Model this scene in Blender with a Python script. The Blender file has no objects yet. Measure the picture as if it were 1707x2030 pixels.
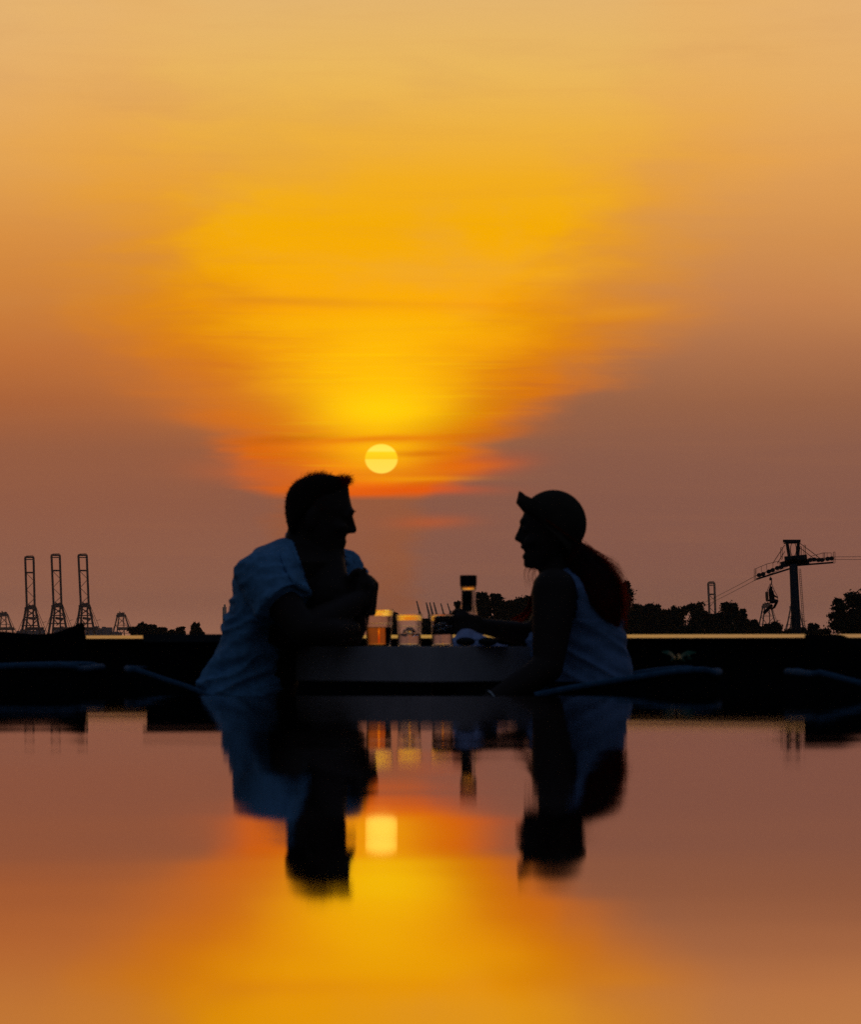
import bpy, bmesh, math, random
from mathutils import Vector, Matrix, noise
sc = bpy.context.scene
col = sc.collection
random.seed(11)

# ------------------------------------------------------------------ camera
FPX = 7027.0            # focal length in photograph pixels (1707 wide): the sun's disc is 0.53 degrees across
CAMZ = 0.109            # the lens is held 11 cm above the pool
def P(px, py, d):       # the place that a line of sight meets at distance d
    return Vector(((px - 853.5) / FPX * d, d, CAMZ + (1280.0 - py) / FPX * d))
cd = bpy.data.cameras.new('camera')
cd.sensor_fit = 'HORIZONTAL'; cd.sensor_width = 36.0
cd.lens = FPX / 1707 * 36
cd.shift_y = 265 / 1707
cd.clip_start = 0.05; cd.clip_end = 30000
cd.dof.use_dof = True; cd.dof.focus_distance = 260.0; cd.dof.aperture_fstop = 23.0
cam = bpy.data.objects.new('camera', cd); col.objects.link(cam)
cam.location = (0, 0, CAMZ); cam.rotation_euler = (math.radians(90), 0, 0)
sc.camera = cam

# ------------------------------------------------------------------ colours
def lin(c):
    c = c / 255.0
    return c / 12.92 if c <= 0.04045 else ((c + 0.055) / 1.055) ** 2.4
def S(r, g, b): return (lin(r), lin(g), lin(b), 1.0)

# ------------------------------------------------------------------ node expression helper
class N:
    def __init__(s, nt, sock): s.nt = nt; s.s = sock
    def _b(s, op, o, rev=False, c=None):
        n = s.nt.nodes.new('ShaderNodeMath'); n.operation = op
        a, b = (o, s) if rev else (s, o)
        for i, v in enumerate((a, b, c)):
            if v is None: continue
            if isinstance(v, N): s.nt.links.new(v.s, n.inputs[i])
            else: n.inputs[i].default_value = v
        return N(s.nt, n.outputs[0])
    def __add__(s, o): return s._b('ADD', o)
    __radd__ = __add__
    def __sub__(s, o): return s._b('SUBTRACT', o)
    def __rsub__(s, o): return s._b('SUBTRACT', o, True)
    def __mul__(s, o): return s._b('MULTIPLY', o)
    __rmul__ = __mul__
    def __truediv__(s, o): return s._b('DIVIDE', o)
    def __rtruediv__(s, o): return s._b('DIVIDE', o, True)
    def abs(s): return s._b('ABSOLUTE', None)
    def exp(s): return s._b('EXPONENT', None)
    def sqrt(s): return s._b('SQRT', None)
    def max(s, o): return s._b('MAXIMUM', o)
    def min(s, o): return s._b('MINIMUM', o)
    def pow(s, o): return s._b('POWER', o)
def smooth(nt, v, lo, hi):
    n = nt.nodes.new('ShaderNodeMapRange'); n.interpolation_type = 'SMOOTHSTEP'
    nt.links.new(v.s, n.inputs['Value'])
    for nm, q in (('From Min', lo), ('From Max', hi)):
        if isinstance(q, N): nt.links.new(q.s, n.inputs[nm])
        else: n.inputs[nm].default_value = q
    return N(nt, n.outputs[0])
def ramp(nt, v, stops, interp='EASE'):
    n = nt.nodes.new('ShaderNodeValToRGB'); n.color_ramp.interpolation = interp
    e = n.color_ramp.elements
    stops = sorted(stops, key=lambda q: q[0])
    while len(e) < len(stops): e.new(0.5)
    for k, (p, c) in enumerate(stops):
        e[k].position = p
        e[k].color = c if isinstance(c, tuple) else (c, c, c, 1)
    nt.links.new(v.s, n.inputs[0])
    return n.outputs[0]
def mixc(nt, f, a, b, mode='MIX'):
    n = nt.nodes.new('ShaderNodeMix'); n.data_type = 'RGBA'; n.blend_type = mode
    if isinstance(f, N): nt.links.new(f.s, n.inputs[0])
    else: n.inputs[0].default_value = f
    for i, q in ((6, a), (7, b)):
        if isinstance(q, tuple): n.inputs[i].default_value = q
        else: nt.links.new(q, n.inputs[i])
    return n.outputs[2]
def comb(nt, x, y, z):
    n = nt.nodes.new('ShaderNodeCombineXYZ')
    for i, q in enumerate((x, y, z)):
        if isinstance(q, N): nt.links.new(q.s, n.inputs[i])
        else: n.inputs[i].default_value = q
    return n.outputs[0]
def noisen(nt, vec, scale, detail=3, rough=0.5, dist=0.0):
    n = nt.nodes.new('ShaderNodeTexNoise'); n.inputs['Scale'].default_value = scale
    n.inputs['Detail'].default_value = detail; n.inputs['Roughness'].default_value = rough
    n.inputs['Distortion'].default_value = dist
    nt.links.new(vec, n.inputs['Vector'])
    return N(nt, n.outputs[0])

# ------------------------------------------------------------------ world: dusk sky with the sun behind thin cloud
SUN_EL = (1280 - 910) / FPX; SUN_AZ = (756 - 853.5) / FPX
w = bpy.data.worlds.new('World'); sc.world = w; w.use_nodes = True
nt = w.node_tree; nt.nodes.clear()
tc = nt.nodes.new('ShaderNodeTexCoord')
sx = nt.nodes.new('ShaderNodeSeparateXYZ'); nt.links.new(tc.outputs['Generated'], sx.inputs[0])
X, Y, Z = (N(nt, sx.outputs[i]) for i in range(3))
az = X._b('ARCTAN2', Y); el = Z._b('ARCSINE', None)
u = az * (FPX / 1000) + 0.0975            # thousandths of a photograph pixel right of the sun (an angle)
v = 1.280 - el * (FPX / 1000)             # the same, downwards from the top of the photograph
def yr(y): return (y + 320) / 1600.0
t = (v + 0.32) / 1.6
left = ramp(nt, t, [(yr(-300), S(216,174,130)), (yr(20), S(230,182,120)), (yr(180), S(232,176,106)), (yr(330), S(231,166,84)), (yr(480), S(220,145,66)),
    (yr(600), S(209,130,58)), (yr(700), S(196,115,56)), (yr(800), S(174,101,58)), (yr(890), S(155,95,66)), (yr(1000), S(149,93,70)), (yr(1110), S(150,97,76)), (yr(1200), S(156,103,82)), (yr(1280), S(172,117,92))], 'LINEAR')
right = ramp(nt, t, [(yr(-300), S(212,170,130)), (yr(20), S(230,178,116)), (yr(180), S(232,176,104)), (yr(330), S(229,163,88)), (yr(480), S(214,146,80)),
    (yr(600), S(200,131,78)), (yr(700), S(176,114,75)), (yr(800), S(155,100,71)), (yr(890), S(143,94,74)), (yr(1000), S(138,91,75)), (yr(1110), S(139,92,77)), (yr(1200), S(142,96,80)), (yr(1280), S(156,108,90))], 'LINEAR')
cen = ramp(nt, t, [(yr(-300), S(218,174,122)), (yr(20), S(231,183,110)), (yr(150), S(238,186,92)), (yr(260), S(241,180,66)), (yr(360), S(246,176,30)),
    (yr(450), (0.95,0.43,0.0,1)), (yr(540), (0.99,0.43,0.0,1)), (yr(596), (1.0,0.40,0.0,1)), (yr(604), (1.0,0.37,0.0,1)), (yr(645), (1.0,0.42,0.0,1)), (yr(700), (1.0,0.36,0.0,1)), (yr(780), (1.0,0.35,0.0,1)), (yr(830), (1.0,0.30,0.0,1)),
    (yr(868), (1.0,0.24,0.0,1)), (yr(900), (1.0,0.25,0.0,1)), (yr(940), (1.02,0.22,0.0,1)), (yr(966), (0.98,0.16,0.0,1)), (yr(980), (0.84,0.12,0.002,1)), (yr(990), S(155,92,62)), (yr(1280), S(150,98,78))], 'LINEAR')
# warps and streaks of thin cloud
wv = comb(nt, u * 1.3, v * 6.0, 3.7)
wn = noisen(nt, wv, 2.2, 4, 0.55) - 0.5
sv = comb(nt, u * 1.5 + v * 1.2, v * 26.0, 0.0)
st = noisen(nt, sv, 1.15, 5, 0.62, 0.4)
sv2 = comb(nt, u * 2.6 - v * 2.0, v * 60.0, 5.0)
st2 = noisen(nt, sv2, 1.0, 4, 0.6, 0.3)
big_ = noisen(nt, comb(nt, u * 2.0, v * 7.0, 21.0), 2.0, 4, 0.55, 0.5)
side = smooth(nt, u + wn * 0.3, -0.45, 0.5)
base = mixc(nt, side, left, right)
wid = N(nt, ramp(nt, t, [(yr(100), 0.62), (yr(300), 0.60), (yr(420), 0.52), (yr(560), 0.52), (yr(640), 0.52), (yr(740), 0.45), (yr(800), 0.365), (yr(850), 0.285), (yr(885), 0.245), (yr(940), 0.24), (yr(968), 0.20), (yr(990), 0.14)], 'LINEAR'))
skew = u + wn * 0.20 + (v - 0.56) * 0.15
dist = (skew - 0.01).abs() / wid + (st - 0.5) * (0.08 + smooth(nt, v, 0.6, 0.85) * 0.20) + (big_ - 0.5) * 0.5 + (st2 - 0.5) * 0.08 * smooth(nt, v, 0.5, 0.8)
soft = N(nt, ramp(nt, t, [(yr(100), 0.9), (yr(350), 0.55), (yr(480), 0.40), (yr(650), 0.38), (yr(760), 0.36), (yr(860), 0.28), (yr(980), 0.26)], 'LINEAR'))
M = 1.0 - smooth(nt, dist, 1.0 - soft, 1.0 + soft)
# inside the glow the rim is deeper orange than the core
rimc = ramp(nt, t, [(yr(100), S(236,180,96)), (yr(400), S(240,162,24)), (yr(560), (0.80,0.28,0.0,1)), (yr(700), (0.76,0.22,0.003,1)), (yr(820), (0.76,0.16,0.0,1)), (yr(900), (0.80,0.14,0.0,1)), (yr(972), (0.78,0.13,0.0,1)), (yr(992), S(155,92,62))], 'LINEAR')
core = 1.0 - smooth(nt, dist, smooth(nt, v, 0.85, 0.40) * 0.50, 1.02 - smooth(nt, v, 0.5, 0.8) * 0.28)
glow = mixc(nt, core, rimc, cen)
dark = smooth(nt, st, 0.46, 0.72)
low = smooth(nt, v, 0.50, 0.88)
glow = mixc(nt, dark * (0.02 + low * 0.38) * (1.0 - smooth(nt, v, 0.95, 0.99)), glow, (0.74,0.14,0.0,1))
lite = smooth(nt, st2, 0.52, 0.75) * smooth(nt, v, 0.55, 0.7) * (1.0 - smooth(nt, v, 0.90, 0.97)) * (1.0 - smooth(nt, u.abs(), 0.05, 0.36))
glow = mixc(nt, lite * 0.32, glow, S(255,205,0))
# smoky brown cloud eating into the glow from the right and the lower left
glow = mixc(nt, smooth(nt, st, 0.42, 0.62) * smooth(nt, u, 0.10, 0.34) * smooth(nt, v, 0.60, 0.84) * 0.35, glow, S(186,92,38))
glow = mixc(nt, smooth(nt, st2, 0.48, 0.66) * (1.0 - smooth(nt, u, -0.30, -0.10)) * smooth(nt, v, 0.74, 0.88) * 0.3, glow, S(200,92,24))
skyc = mixc(nt, M, base, glow)
# faint wisps over the plain sky too
skyc = mixc(nt, smooth(nt, st, 0.45, 0.75) * 0.05, skyc, S(190,120,70))
big = noisen(nt, comb(nt, u * 1.1, v * 3.4, 9.0), 2.0, 5, 0.55, 0.3)
skyc = mixc(nt, smooth(nt, big, 0.46, 0.7) * 0.18 * (1.0 - smooth(nt, v, 0.5, 0.75)), skyc, S(208,150,92))
# single bars of cloud: centre u, v, half length, half thickness, slope, colour, amount
def bar(c, cu, cv, hl, ht, sl, colr, amt):
    a = ((u - cu) / hl); b = (v - cv - (u - cu) * sl + wn * 0.02) / ht
    f = (0.0 - (a * a + b * b)).exp() * amt
    return mixc(nt, f, c, colr)
skyc = bar(skyc, 0.10, 1.036, 0.075, 0.012, 0.0, S(190,92,50), 0.75)
skyc = bar(skyc, 0.05, 0.972, 0.13, 0.009, 0.01, (0.88,0.095,0.0,1), 0.8)
skyc = bar(skyc, -0.24, 0.940, 0.12, 0.024, 0.08, (0.60,0.13,0.03,1), 0.6)
skyc = bar(skyc, -0.38, 0.78, 0.20, 0.07, 0.20, (0.60,0.18,0.03,1), 0.5)
skyc = bar(skyc, 0.21, 0.925, 0.08, 0.02, -0.1, S(218,84,20), 0.5)
skyc = bar(skyc, -0.18, 0.600, 0.24, 0.010, 0.02, S(226,138,24), 0.55)
skyc = bar(skyc, 0.18, 0.818, 0.13, 0.020, -0.28, (0.70,0.17,0.0,1), 0.75)
skyc = bar(skyc, 0.19, 0.862, 0.11, 0.016, -0.10, (0.62,0.12,0.0,1), 0.7)
skyc = bar(skyc, -0.17, 0.870, 0.13, 0.010, -0.07, (0.60,0.11,0.0,1), 0.75)
skyc = bar(skyc, -0.12, 0.904, 0.10, 0.007, 0.02, (0.72,0.16,0.0,1), 0.6)
skyc = bar(skyc, 0.09, 0.935, 0.12, 0.009, -0.06, (0.9,0.20,0.0,1), 0.5)
skyc = bar(skyc, 0.06, 0.950, 0.11, 0.006, 0.0, (1.0,0.36,0.0,1), 0.6)
skyc = bar(skyc, -0.30, 0.835, 0.12, 0.014, 0.06, (0.78,0.17,0.0,1), 0.5)
skyc = bar(skyc, 0.47, 0.620, 0.10, 0.012, -0.05, S(232,150,40), 0.5)
# bright core over the sun
r2 = (u * u) / 0.0090 + ((v - 0.895) * (v - 0.895)) / 0.0016
skyc = mixc(nt, (0.0 - r2).exp() * 0.85, skyc, (1.1,0.52,0.0,1))
r3 = (u * u) / 0.017 + ((v - 0.812) * (v - 0.812)) / 0.0024
skyc = mixc(nt, (0.0 - r3).exp() * 0.85, skyc, (1.15,0.76,0.0,1))
r4 = (u + wn * 0.14).abs() / 0.185
r4 = r4 * r4 + ((v - 0.73) * (v - 0.73)) / 0.0120
skyc = mixc(nt, (0.0 - r4).exp() * (0.65 + lite * 0.15), skyc, (1.12,0.62,0.0,1))
skyc = bar(skyc, 0.00, 0.872, 0.16, 0.0075, -0.03, S(236,104,4), 0.62)
skyc = bar(skyc, 0.10, 0.899, 0.09, 0.006, -0.02, (0.74,0.17,0.0,1), 0.75)
skyc = bar(skyc, 0.16, 0.925, 0.07, 0.010, -0.05, (0.85,0.15,0.0,1), 0.6)
# the sun's disc, a little flattened, crossed by bars of cloud
rs = ((u / 0.0328) * (u / 0.0328) + ((v - 0.910) / 0.0295) * ((v - 0.910) / 0.0295)).sqrt()
disc = 1.0 - smooth(nt, rs, 0.90, 1.06)
discc = ramp(nt, (v - 0.88) / 0.06, [(0.0, (1.3,0.86,0.07,1)), (0.22, (1.3,0.90,0.10,1)), (0.30, (1.2,0.74,0.01,1)), (0.49, (1.2,0.66,0.01,1)), (0.54, (1.15,0.80,0.07,1)), (0.9, (1.15,0.81,0.09,1))], 'LINEAR')
skyc = mixc(nt, disc, skyc, discc)
# the rest of the dome: physical sky, dim and blue away from the sunset
nish = nt.nodes.new('ShaderNodeTexSky'); nish.sky_type = 'NISHITA'; nish.sun_disc = False
nish.sun_elevation = SUN_EL; nish.sun_rotation = SUN_AZ
nish.air_density = 1.4; nish.dust_density = 1.0; nish.ozone_density = 4.0
dome = mixc(nt, 1.0, nish.outputs[0], (0.160, 0.112, 0.101, 1), 'MULTIPLY')
dome = mixc(nt, 1.0, dome, (0.017, 0.017, 0.021, 1), 'ADD')
dome = mixc(nt, 1.0 - smooth(nt, el, -0.1, 1.0), dome, (0.009, 0.010, 0.013, 1))
# below the skyline the dome is land and sea seen through haze
front = (1.0 - smooth(nt, el, 0.18, 0.48)) * (1.0 - smooth(nt, az.abs(), 0.20, 0.95))
final = mixc(nt, front, dome, skyc)
final = mixc(nt, 1.0 - smooth(nt, el, -0.03, -0.004), final, (0.012, 0.011, 0.012, 1))
bg = nt.nodes.new('ShaderNodeBackground'); nt.links.new(final, bg.inputs['Color']); bg.inputs['Strength'].default_value = 1.0
wo = nt.nodes.new('ShaderNodeOutputWorld'); nt.links.new(bg.outputs[0], wo.inputs['Surface'])
w.cycles.sampling_method = 'MANUAL'; w.cycles.sample_map_resolution = 2048

sl = bpy.data.lights.new('sun', 'SUN'); sl.energy = 0.00003; sl.angle = math.radians(0.53); sl.color = (1.0, 0.42, 0.10)
so = bpy.data.objects.new('sun', sl); col.objects.link(so)
sd = Vector((math.sin(SUN_AZ) * math.cos(SUN_EL), math.cos(SUN_AZ) * math.cos(SUN_EL), math.sin(SUN_EL)))
so.rotation_euler = sd.to_track_quat('Z', 'Y').to_euler()

sc.view_settings.view_transform = 'Standard'; sc.view_settings.look = 'None'
sc.view_settings.exposure = 0.0; sc.view_settings.gamma = 1.0; sc.view_settings.use_curve_mapping = False
sc.cycles.max_bounces = 20; sc.cycles.diffuse_bounces = 3; sc.cycles.glossy_bounces = 6; sc.cycles.volume_bounces = 1; sc.cycles.transmission_bounces = 20; sc.cycles.transparent_max_bounces = 16
sc.cycles.use_denoising = False; sc.cycles.sample_clamp_indirect = 6.0
sc.cycles.caustics_reflective = False; sc.cycles.caustics_refractive = False

# ------------------------------------------------------------------ materials
def mat(name, c, rough=0.6, metal=0.0, var=0.0, vscale=8.0, bump=0.0, bscale=30.0, trans=0.0, ior=1.45, spec=0.5, translucent=None, coat=0.0):
    m = bpy.data.materials.new(name); m.use_nodes = True; t_ = m.node_tree; b = t_.nodes['Principled BSDF']
    b.inputs['Base Color'].default_value = (*c, 1); b.inputs['Roughness'].default_value = rough
    b.inputs['Metallic'].default_value = metal; b.inputs['Transmission Weight'].default_value = trans
    b.inputs['IOR'].default_value = ior; b.inputs['Specular IOR Level'].default_value = spec
    b.inputs['Coat Weight'].default_value = coat
    co = t_.nodes.new('ShaderNodeTexCoord')
    if var:
        n = noisen(t_, co.outputs['Object'], vscale, 5, 0.6)
        c2 = tuple(max(0, q * (1 - var)) for q in c); c3 = tuple(min(1, q * (1 + var)) for q in c)
        t_.links.new(ramp(t_, n, [(0.3, (*c2, 1)), (0.7, (*c3, 1))], 'LINEAR'), b.inputs['Base Color'])
    if bump:
        n = noisen(t_, co.outputs['Object'], bscale, 4, 0.6)
        bp = t_.nodes.new('ShaderNodeBump'); bp.inputs['Strength'].default_value = bump; bp.inputs['Distance'].default_value = 0.004
        t_.links.new(n.s, bp.inputs['Height']); t_.links.new(bp.outputs[0], b.inputs['Normal'])
    if translucent:
        tr = t_.nodes.new('ShaderNodeBsdfTranslucent'); tr.inputs[0].default_value = (*translucent[0], 1)
        mx = t_.nodes.new('ShaderNodeMixShader'); mx.inputs[0].default_value = translucent[1]
        t_.links.new(b.outputs[0], mx.inputs[1]); t_.links.new(tr.outputs[0], mx.inputs[2])
        t_.links.new(mx.outputs[0], t_.nodes['Material Output'].inputs[0])
    return m
M_ = dict(
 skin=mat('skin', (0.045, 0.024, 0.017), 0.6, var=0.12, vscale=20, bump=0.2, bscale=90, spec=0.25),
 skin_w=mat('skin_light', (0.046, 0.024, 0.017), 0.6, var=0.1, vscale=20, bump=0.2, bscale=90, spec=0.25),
 shirt=mat('shirt_cloth', (0.18, 0.39, 0.62), 0.9, var=0.24, vscale=48, bump=0.5, bscale=240, spec=0.1),
 top=mat('knit_cloth', (0.26, 0.38, 0.62), 0.95, var=0.15, vscale=30, bump=0.6, bscale=260, spec=0.1),
 trousers=mat('trouser_cloth', (0.03, 0.032, 0.04), 0.9, var=0.2, spec=0.1),
 hair=mat('dark_hair', (0.03, 0.015, 0.009), 0.5, translucent=((0.9, 0.11, 0.02), 0.7), spec=0.2),  # red rim light of the strands put into the translucent colour
 hair_core=mat('hair_base', (0.02, 0.010, 0.006), 0.8, spec=0.1),
 hair_w=mat('dark_auburn_hair', (0.04, 0.012, 0.006), 0.6, translucent=((0.5, 0.06, 0.01), 0.3), spec=0.2),  # inner strands of the same hair, left dark without the rim light
 hair_r=mat('auburn_hair_rimlit', (0.05, 0.014, 0.006), 0.5, translucent=((1.0, 0.30, 0.04), 0.75), spec=0.2),  # outer strands: orange backlit fringe put into the translucent colour
 hat=mat('hat_cloth', (0.06, 0.042, 0.028), 0.95, var=0.2, vscale=40, bump=0.6, bscale=300, spec=0.1),
 table=mat('table_laminate', (0.56, 0.46, 0.45), 0.5, var=0.12, vscale=14, bump=0.08, bscale=70, spec=0.3),
 metal=mat('dark_steel', (0.06, 0.06, 0.065), 0.5, 0.8, var=0.3, vscale=5),
 rope=mat('woven_rope', (0.065, 0.16, 0.26), 0.85, var=0.3, vscale=60, bump=1.0, bscale=180, spec=0.2),
 shell=mat('black_wicker', (0.010, 0.010, 0.010), 1.0, var=0.4, vscale=60, spec=0.0),
 cushion=mat('black_cushion', (0.010, 0.010, 0.010), 1.0, var=0.2, spec=0.0),
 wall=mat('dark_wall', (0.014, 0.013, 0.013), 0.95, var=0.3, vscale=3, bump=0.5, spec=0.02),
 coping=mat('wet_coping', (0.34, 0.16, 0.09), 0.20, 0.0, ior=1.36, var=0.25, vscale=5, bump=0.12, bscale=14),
 deck=mat('terrace_tile', (0.12, 0.11, 0.10), 0.7, var=0.25, vscale=4, bump=0.4),
 plastic=mat('clear_plastic', (0.98, 0.98, 0.98), 0.03, trans=1.0, ior=1.12),
 lip=mat('prism_plastic', (0.98, 0.97, 0.96), 0.05, trans=1.0, ior=1.33),  # for the added prism that makes the cup lips glow orange
 glass=mat('clear_glass', (0.95, 0.94, 0.92), 0.05, trans=1.0, ior=1.22, translucent=((0.8, 0.7, 0.6), 0.08)),
 beer=mat('amber_drink', (0.98, 0.48, 0.12), 0.03, trans=1.0, ior=1.34, translucent=((1.0, 0.40, 0.06), 0.12)),
 water_drink=mat('clear_drink', (0.96, 0.95, 0.95), 0.04, trans=1.0, ior=1.33, translucent=((0.9, 0.8, 0.78), 0.15)),
 ice=mat('ice', (0.95, 0.95, 0.97), 0.15, trans=0.9, ior=1.2),
 amber=mat('amber_glow_prism', (1.0, 0.72, 0.25), 0.04, trans=1.0, ior=1.5),  # tint imitates sky glow refracted in the bottle neck
 cap=mat('black_cap', (0.012, 0.012, 0.013), 0.4, spec=0.4),
 napkin=mat('white_paper', (0.50, 0.56, 0.85), 0.95, var=0.06, bump=0.2, spec=0.1, translucent=((0.5, 0.5, 0.8), 0.08)),
 lens=mat('dark_lens', (0.008, 0.008, 0.01), 0.3, spec=0.4),
 leaf=mat('tree_leaf', (0.030, 0.040, 0.022), 0.8, var=0.35, vscale=1.5, spec=0.15, translucent=((0.06, 0.06, 0.015), 0.04)),
 bark=mat('bark', (0.07, 0.055, 0.045), 0.95, var=0.3, vscale=3, spec=0.1),
 green=mat('broad_leaf', (0.012, 0.11, 0.04), 0.5, var=0.3, vscale=30, spec=0.3),
 steel=mat('crane_paint', (0.16, 0.09, 0.085), 0.7, var=0.2, vscale=0.1, spec=0.2),
 pylon=mat('galvanised_paint', (0.05, 0.05, 0.052), 0.7, 0.0, var=0.25, vscale=2, spec=0.2),
 land=mat('beach_ground', (0.22, 0.17, 0.12), 0.95, var=0.3, vscale=0.05, spec=0.1),
 concrete=mat('pale_concrete', (0.35, 0.33, 0.32), 0.85, var=0.15, vscale=0.05, spec=0.2),
 ship=mat('ship_paint', (0.24, 0.22, 0.26), 0.7, var=0.3, vscale=0.03, spec=0.2),
 bracelet=mat('silver_bracelet', (0.7, 0.7, 0.7), 0.3, 1.0),
)

# ------------------------------------------------------------------ object helpers
def link(name, me, m=None, parent=None, smooth_=False, **tags):
    o = bpy.data.objects.new(name, me); col.objects.link(o)
    if m is not None and me is not None and not me.materials: me.materials.append(m)
    if parent is not None: o.parent = parent
    if smooth_ and me is not None:
        for p in me.polygons: p.use_smooth = True
    for k, q in tags.items(): o[k] = q
    return o
def bm_obj(name, bm, m, parent=None, smooth_=False, **tags):
    me = bpy.data.meshes.new(name); bm.normal_update(); bm.to_mesh(me); bm.free()
    return link(name, me, m, parent, smooth_, **tags)
def empty(name, loc=(0, 0, 0), **tags):
    o = bpy.data.objects.new(name, None); col.objects.link(o); o.location = loc; o.empty_display_size = 0.1
    for k, q in tags.items(): o[k] = q
    return o
def thing(name, loc, label, category, group=None):
    o = empty(name, loc, label=label, category=category)
    if group: o['group'] = group
    return o
def part(name, bm, m, t, smooth_=False, origin=None, **tags):   # geometry in world space, stored relative to the thing's base
    org = Vector(origin) if origin is not None else Vector(t.matrix_basis.translation)
    bmesh.ops.translate(bm, vec=-org, verts=bm.verts)
    return bm_obj(name, bm, m, t, smooth_, **tags)
def add_box(bm, c, s, rot=None):
    r = bmesh.ops.create_cube(bm, size=1.0)
    vs = r['verts']; bmesh.ops.scale(bm, vec=s, verts=vs)
    if rot is not None: bmesh.ops.rotate(bm, cent=(0, 0, 0), matrix=rot, verts=vs)
    bmesh.ops.translate(bm, vec=c, verts=vs); return vs
def beam(bm, a, b, wx, wy=None):
    a = Vector(a); b = Vector(b); d = b - a; L = d.length
    if L < 1e-6: return
    z_ = d / L                                   # wx lies in the upright plane across the view, wy runs away from it
    if abs(z_.y) < 0.9: y_ = (Vector((0, 1, 0)) - z_ * z_.y).normalized()
    else: y_ = (Vector((0, 0, 1)) - z_ * z_.z).normalized()
    x_ = y_.cross(z_); q = Matrix((x_, y_, z_)).transposed()
    add_box(bm, (a + b) / 2, (wx, wy or wx, L), q)
def ringv(bm, c, ux, uy, n=16):
    return [bm.verts.new(c + ux * math.cos(2 * math.pi * k / n) + uy * math.sin(2 * math.pi * k / n)) for k in range(n)]
def bridge(bm, rings, caps=True, closed=False):
    n = len(rings[0]); R = len(rings)
    for i in range(R if closed else R - 1):
        a, b = rings[i], rings[(i + 1) % R]
        for k in range(n):
            bm.faces.new((a[k], a[(k + 1) % n], b[(k + 1) % n], b[k]))
    if caps and not closed:
        bm.faces.new(list(reversed(rings[0]))); bm.faces.new(rings[-1])
def tube(bm, pts, rad, n=10, caps=True, closed=False):
    pts = [Vector(p) for p in pts]; rings = []
    rad = rad if isinstance(rad, (list, tuple)) else [rad] * len(pts)
    up = None
    for i, p in enumerate(pts):
        if closed: t_ = pts[(i + 1) % len(pts)] - pts[i - 1]
        else: t_ = pts[min(i + 1, len(pts) - 1)] - pts[max(i - 1, 0)]
        t_.normalize()
        if up is None:
            up = Vector((0, 0, 1)) if abs(t_.z) < 0.9 else Vector((0, 1, 0))
        a = t_.cross(up).normalized(); b = a.cross(t_).normalized(); up = b
        rings.append(ringv(bm, p, a * rad[i], b * rad[i], n))
    bridge(bm, rings, caps, closed)
def limb(bm, pts, rads, n=14, sub=4):
    """closed tapering limb with rounded ends along a list of joints"""
    pts = [Vector(p) for p in pts]; P_, R_ = [], []
    d0 = (pts[0] - pts[1]).normalized(); d1 = (pts[-1] - pts[-2]).normalized()
    for k in range(4):
        a = math.pi / 2 * (1 - k / 4) * 0.96
        P_.append(pts[0] + d0 * rads[0] * math.sin(a)); R_.append(rads[0] * math.cos(a))
    for i in range(len(pts) - 1):
        for k in range(sub):
            f = k / sub; P_.append(pts[i].lerp(pts[i + 1], f)); R_.append(rads[i] * (1 - f) + rads[i + 1] * f)
    for k in range(5):
        a = math.pi / 2 * (k / 4) * 0.96
        P_.append(pts[-1] + d1 * rads[-1] * math.sin(a)); R_.append(rads[-1] * math.cos(a))
    tube(bm, P_, R_, n)
def lathe(bm, prof, c, n=32, caps=True):
    rings = [ringv(bm, Vector((c[0], c[1], c[2] + z)), Vector((r, 0, 0)), Vector((0, r, 0)), n) for r, z in prof]
    bridge(bm, rings, caps)
def ellipsoid(bm, c, r, rot=None, seg=20):
    q = bmesh.ops.create_uvsphere(bm, u_segments=seg, v_segments=seg // 2 + 2, radius=1.0)['verts']
    bmesh.ops.scale(bm, vec=r, verts=q)
    if rot is not None: bmesh.ops.rotate(bm, cent=(0, 0, 0), matrix=rot, verts=q)
    bmesh.ops.translate(bm, vec=c, verts=q)
def loft_rows(bm, rows, d, n=28, squeeze=0.0, sgn=1, dyaw=0.0):
    """rows: (py, x_left, x_right, half depth, depth offset); stacked closed rings seen side-on"""
    rings = []
    for r in rows:
        py, xl, xr, hd = r[:4]; off = r[4] if len(r) > 4 else 0.0
        c = P((xl + xr) / 2, py, d + off); a = (xr - xl) / 2 / FPX * d
        ring = []
        for k in range(n):
            th = 2 * math.pi * k / n; cx, sy = math.cos(th), math.sin(th)
            nar = 1 - squeeze * max(0, cx * sgn) ** 2
            ring.append(bm.verts.new(c + Vector((a * cx, hd * sy * nar + dyaw * cx * a, 0))))
        rings.append(ring)
    if rings[0][0].co.z > rings[-1][0].co.z: rings.reverse()
    bridge(bm, rings)
    return rings
def remeshed(bm, voxel, smooth_iter=2, wrinkle=None):
    """fuse the closed volumes in bm into one continuous surface"""
    bmesh.ops.recalc_face_normals(bm, faces=bm.faces)
    me = bpy.data.meshes.new('tmp'); bm.to_mesh(me); bm.free()
    o = bpy.data.objects.new('tmp', me); col.objects.link(o)
    r = o.modifiers.new('r', 'REMESH'); r.mode = 'VOXEL'; r.voxel_size = voxel
    if smooth_iter:
        s = o.modifiers.new('s', 'SMOOTH'); s.iterations = smooth_iter; s.factor = 0.5
    dg = bpy.context.evaluated_depsgraph_get(); dg.update()
    out = bpy.data.meshes.new_from_object(o.evaluated_get(dg))
    bpy.data.objects.remove(o); bpy.data.meshes.remove(me)
    if wrinkle:
        vn = [v_.normal.copy() for v_ in out.vertices]
        for v_, nn in zip(out.vertices, vn): v_.co += nn * wrinkle(v_.co)
        out.update()
    res = bmesh.new(); res.from_mesh(out); bpy.data.meshes.remove(out)
    return res
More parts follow.
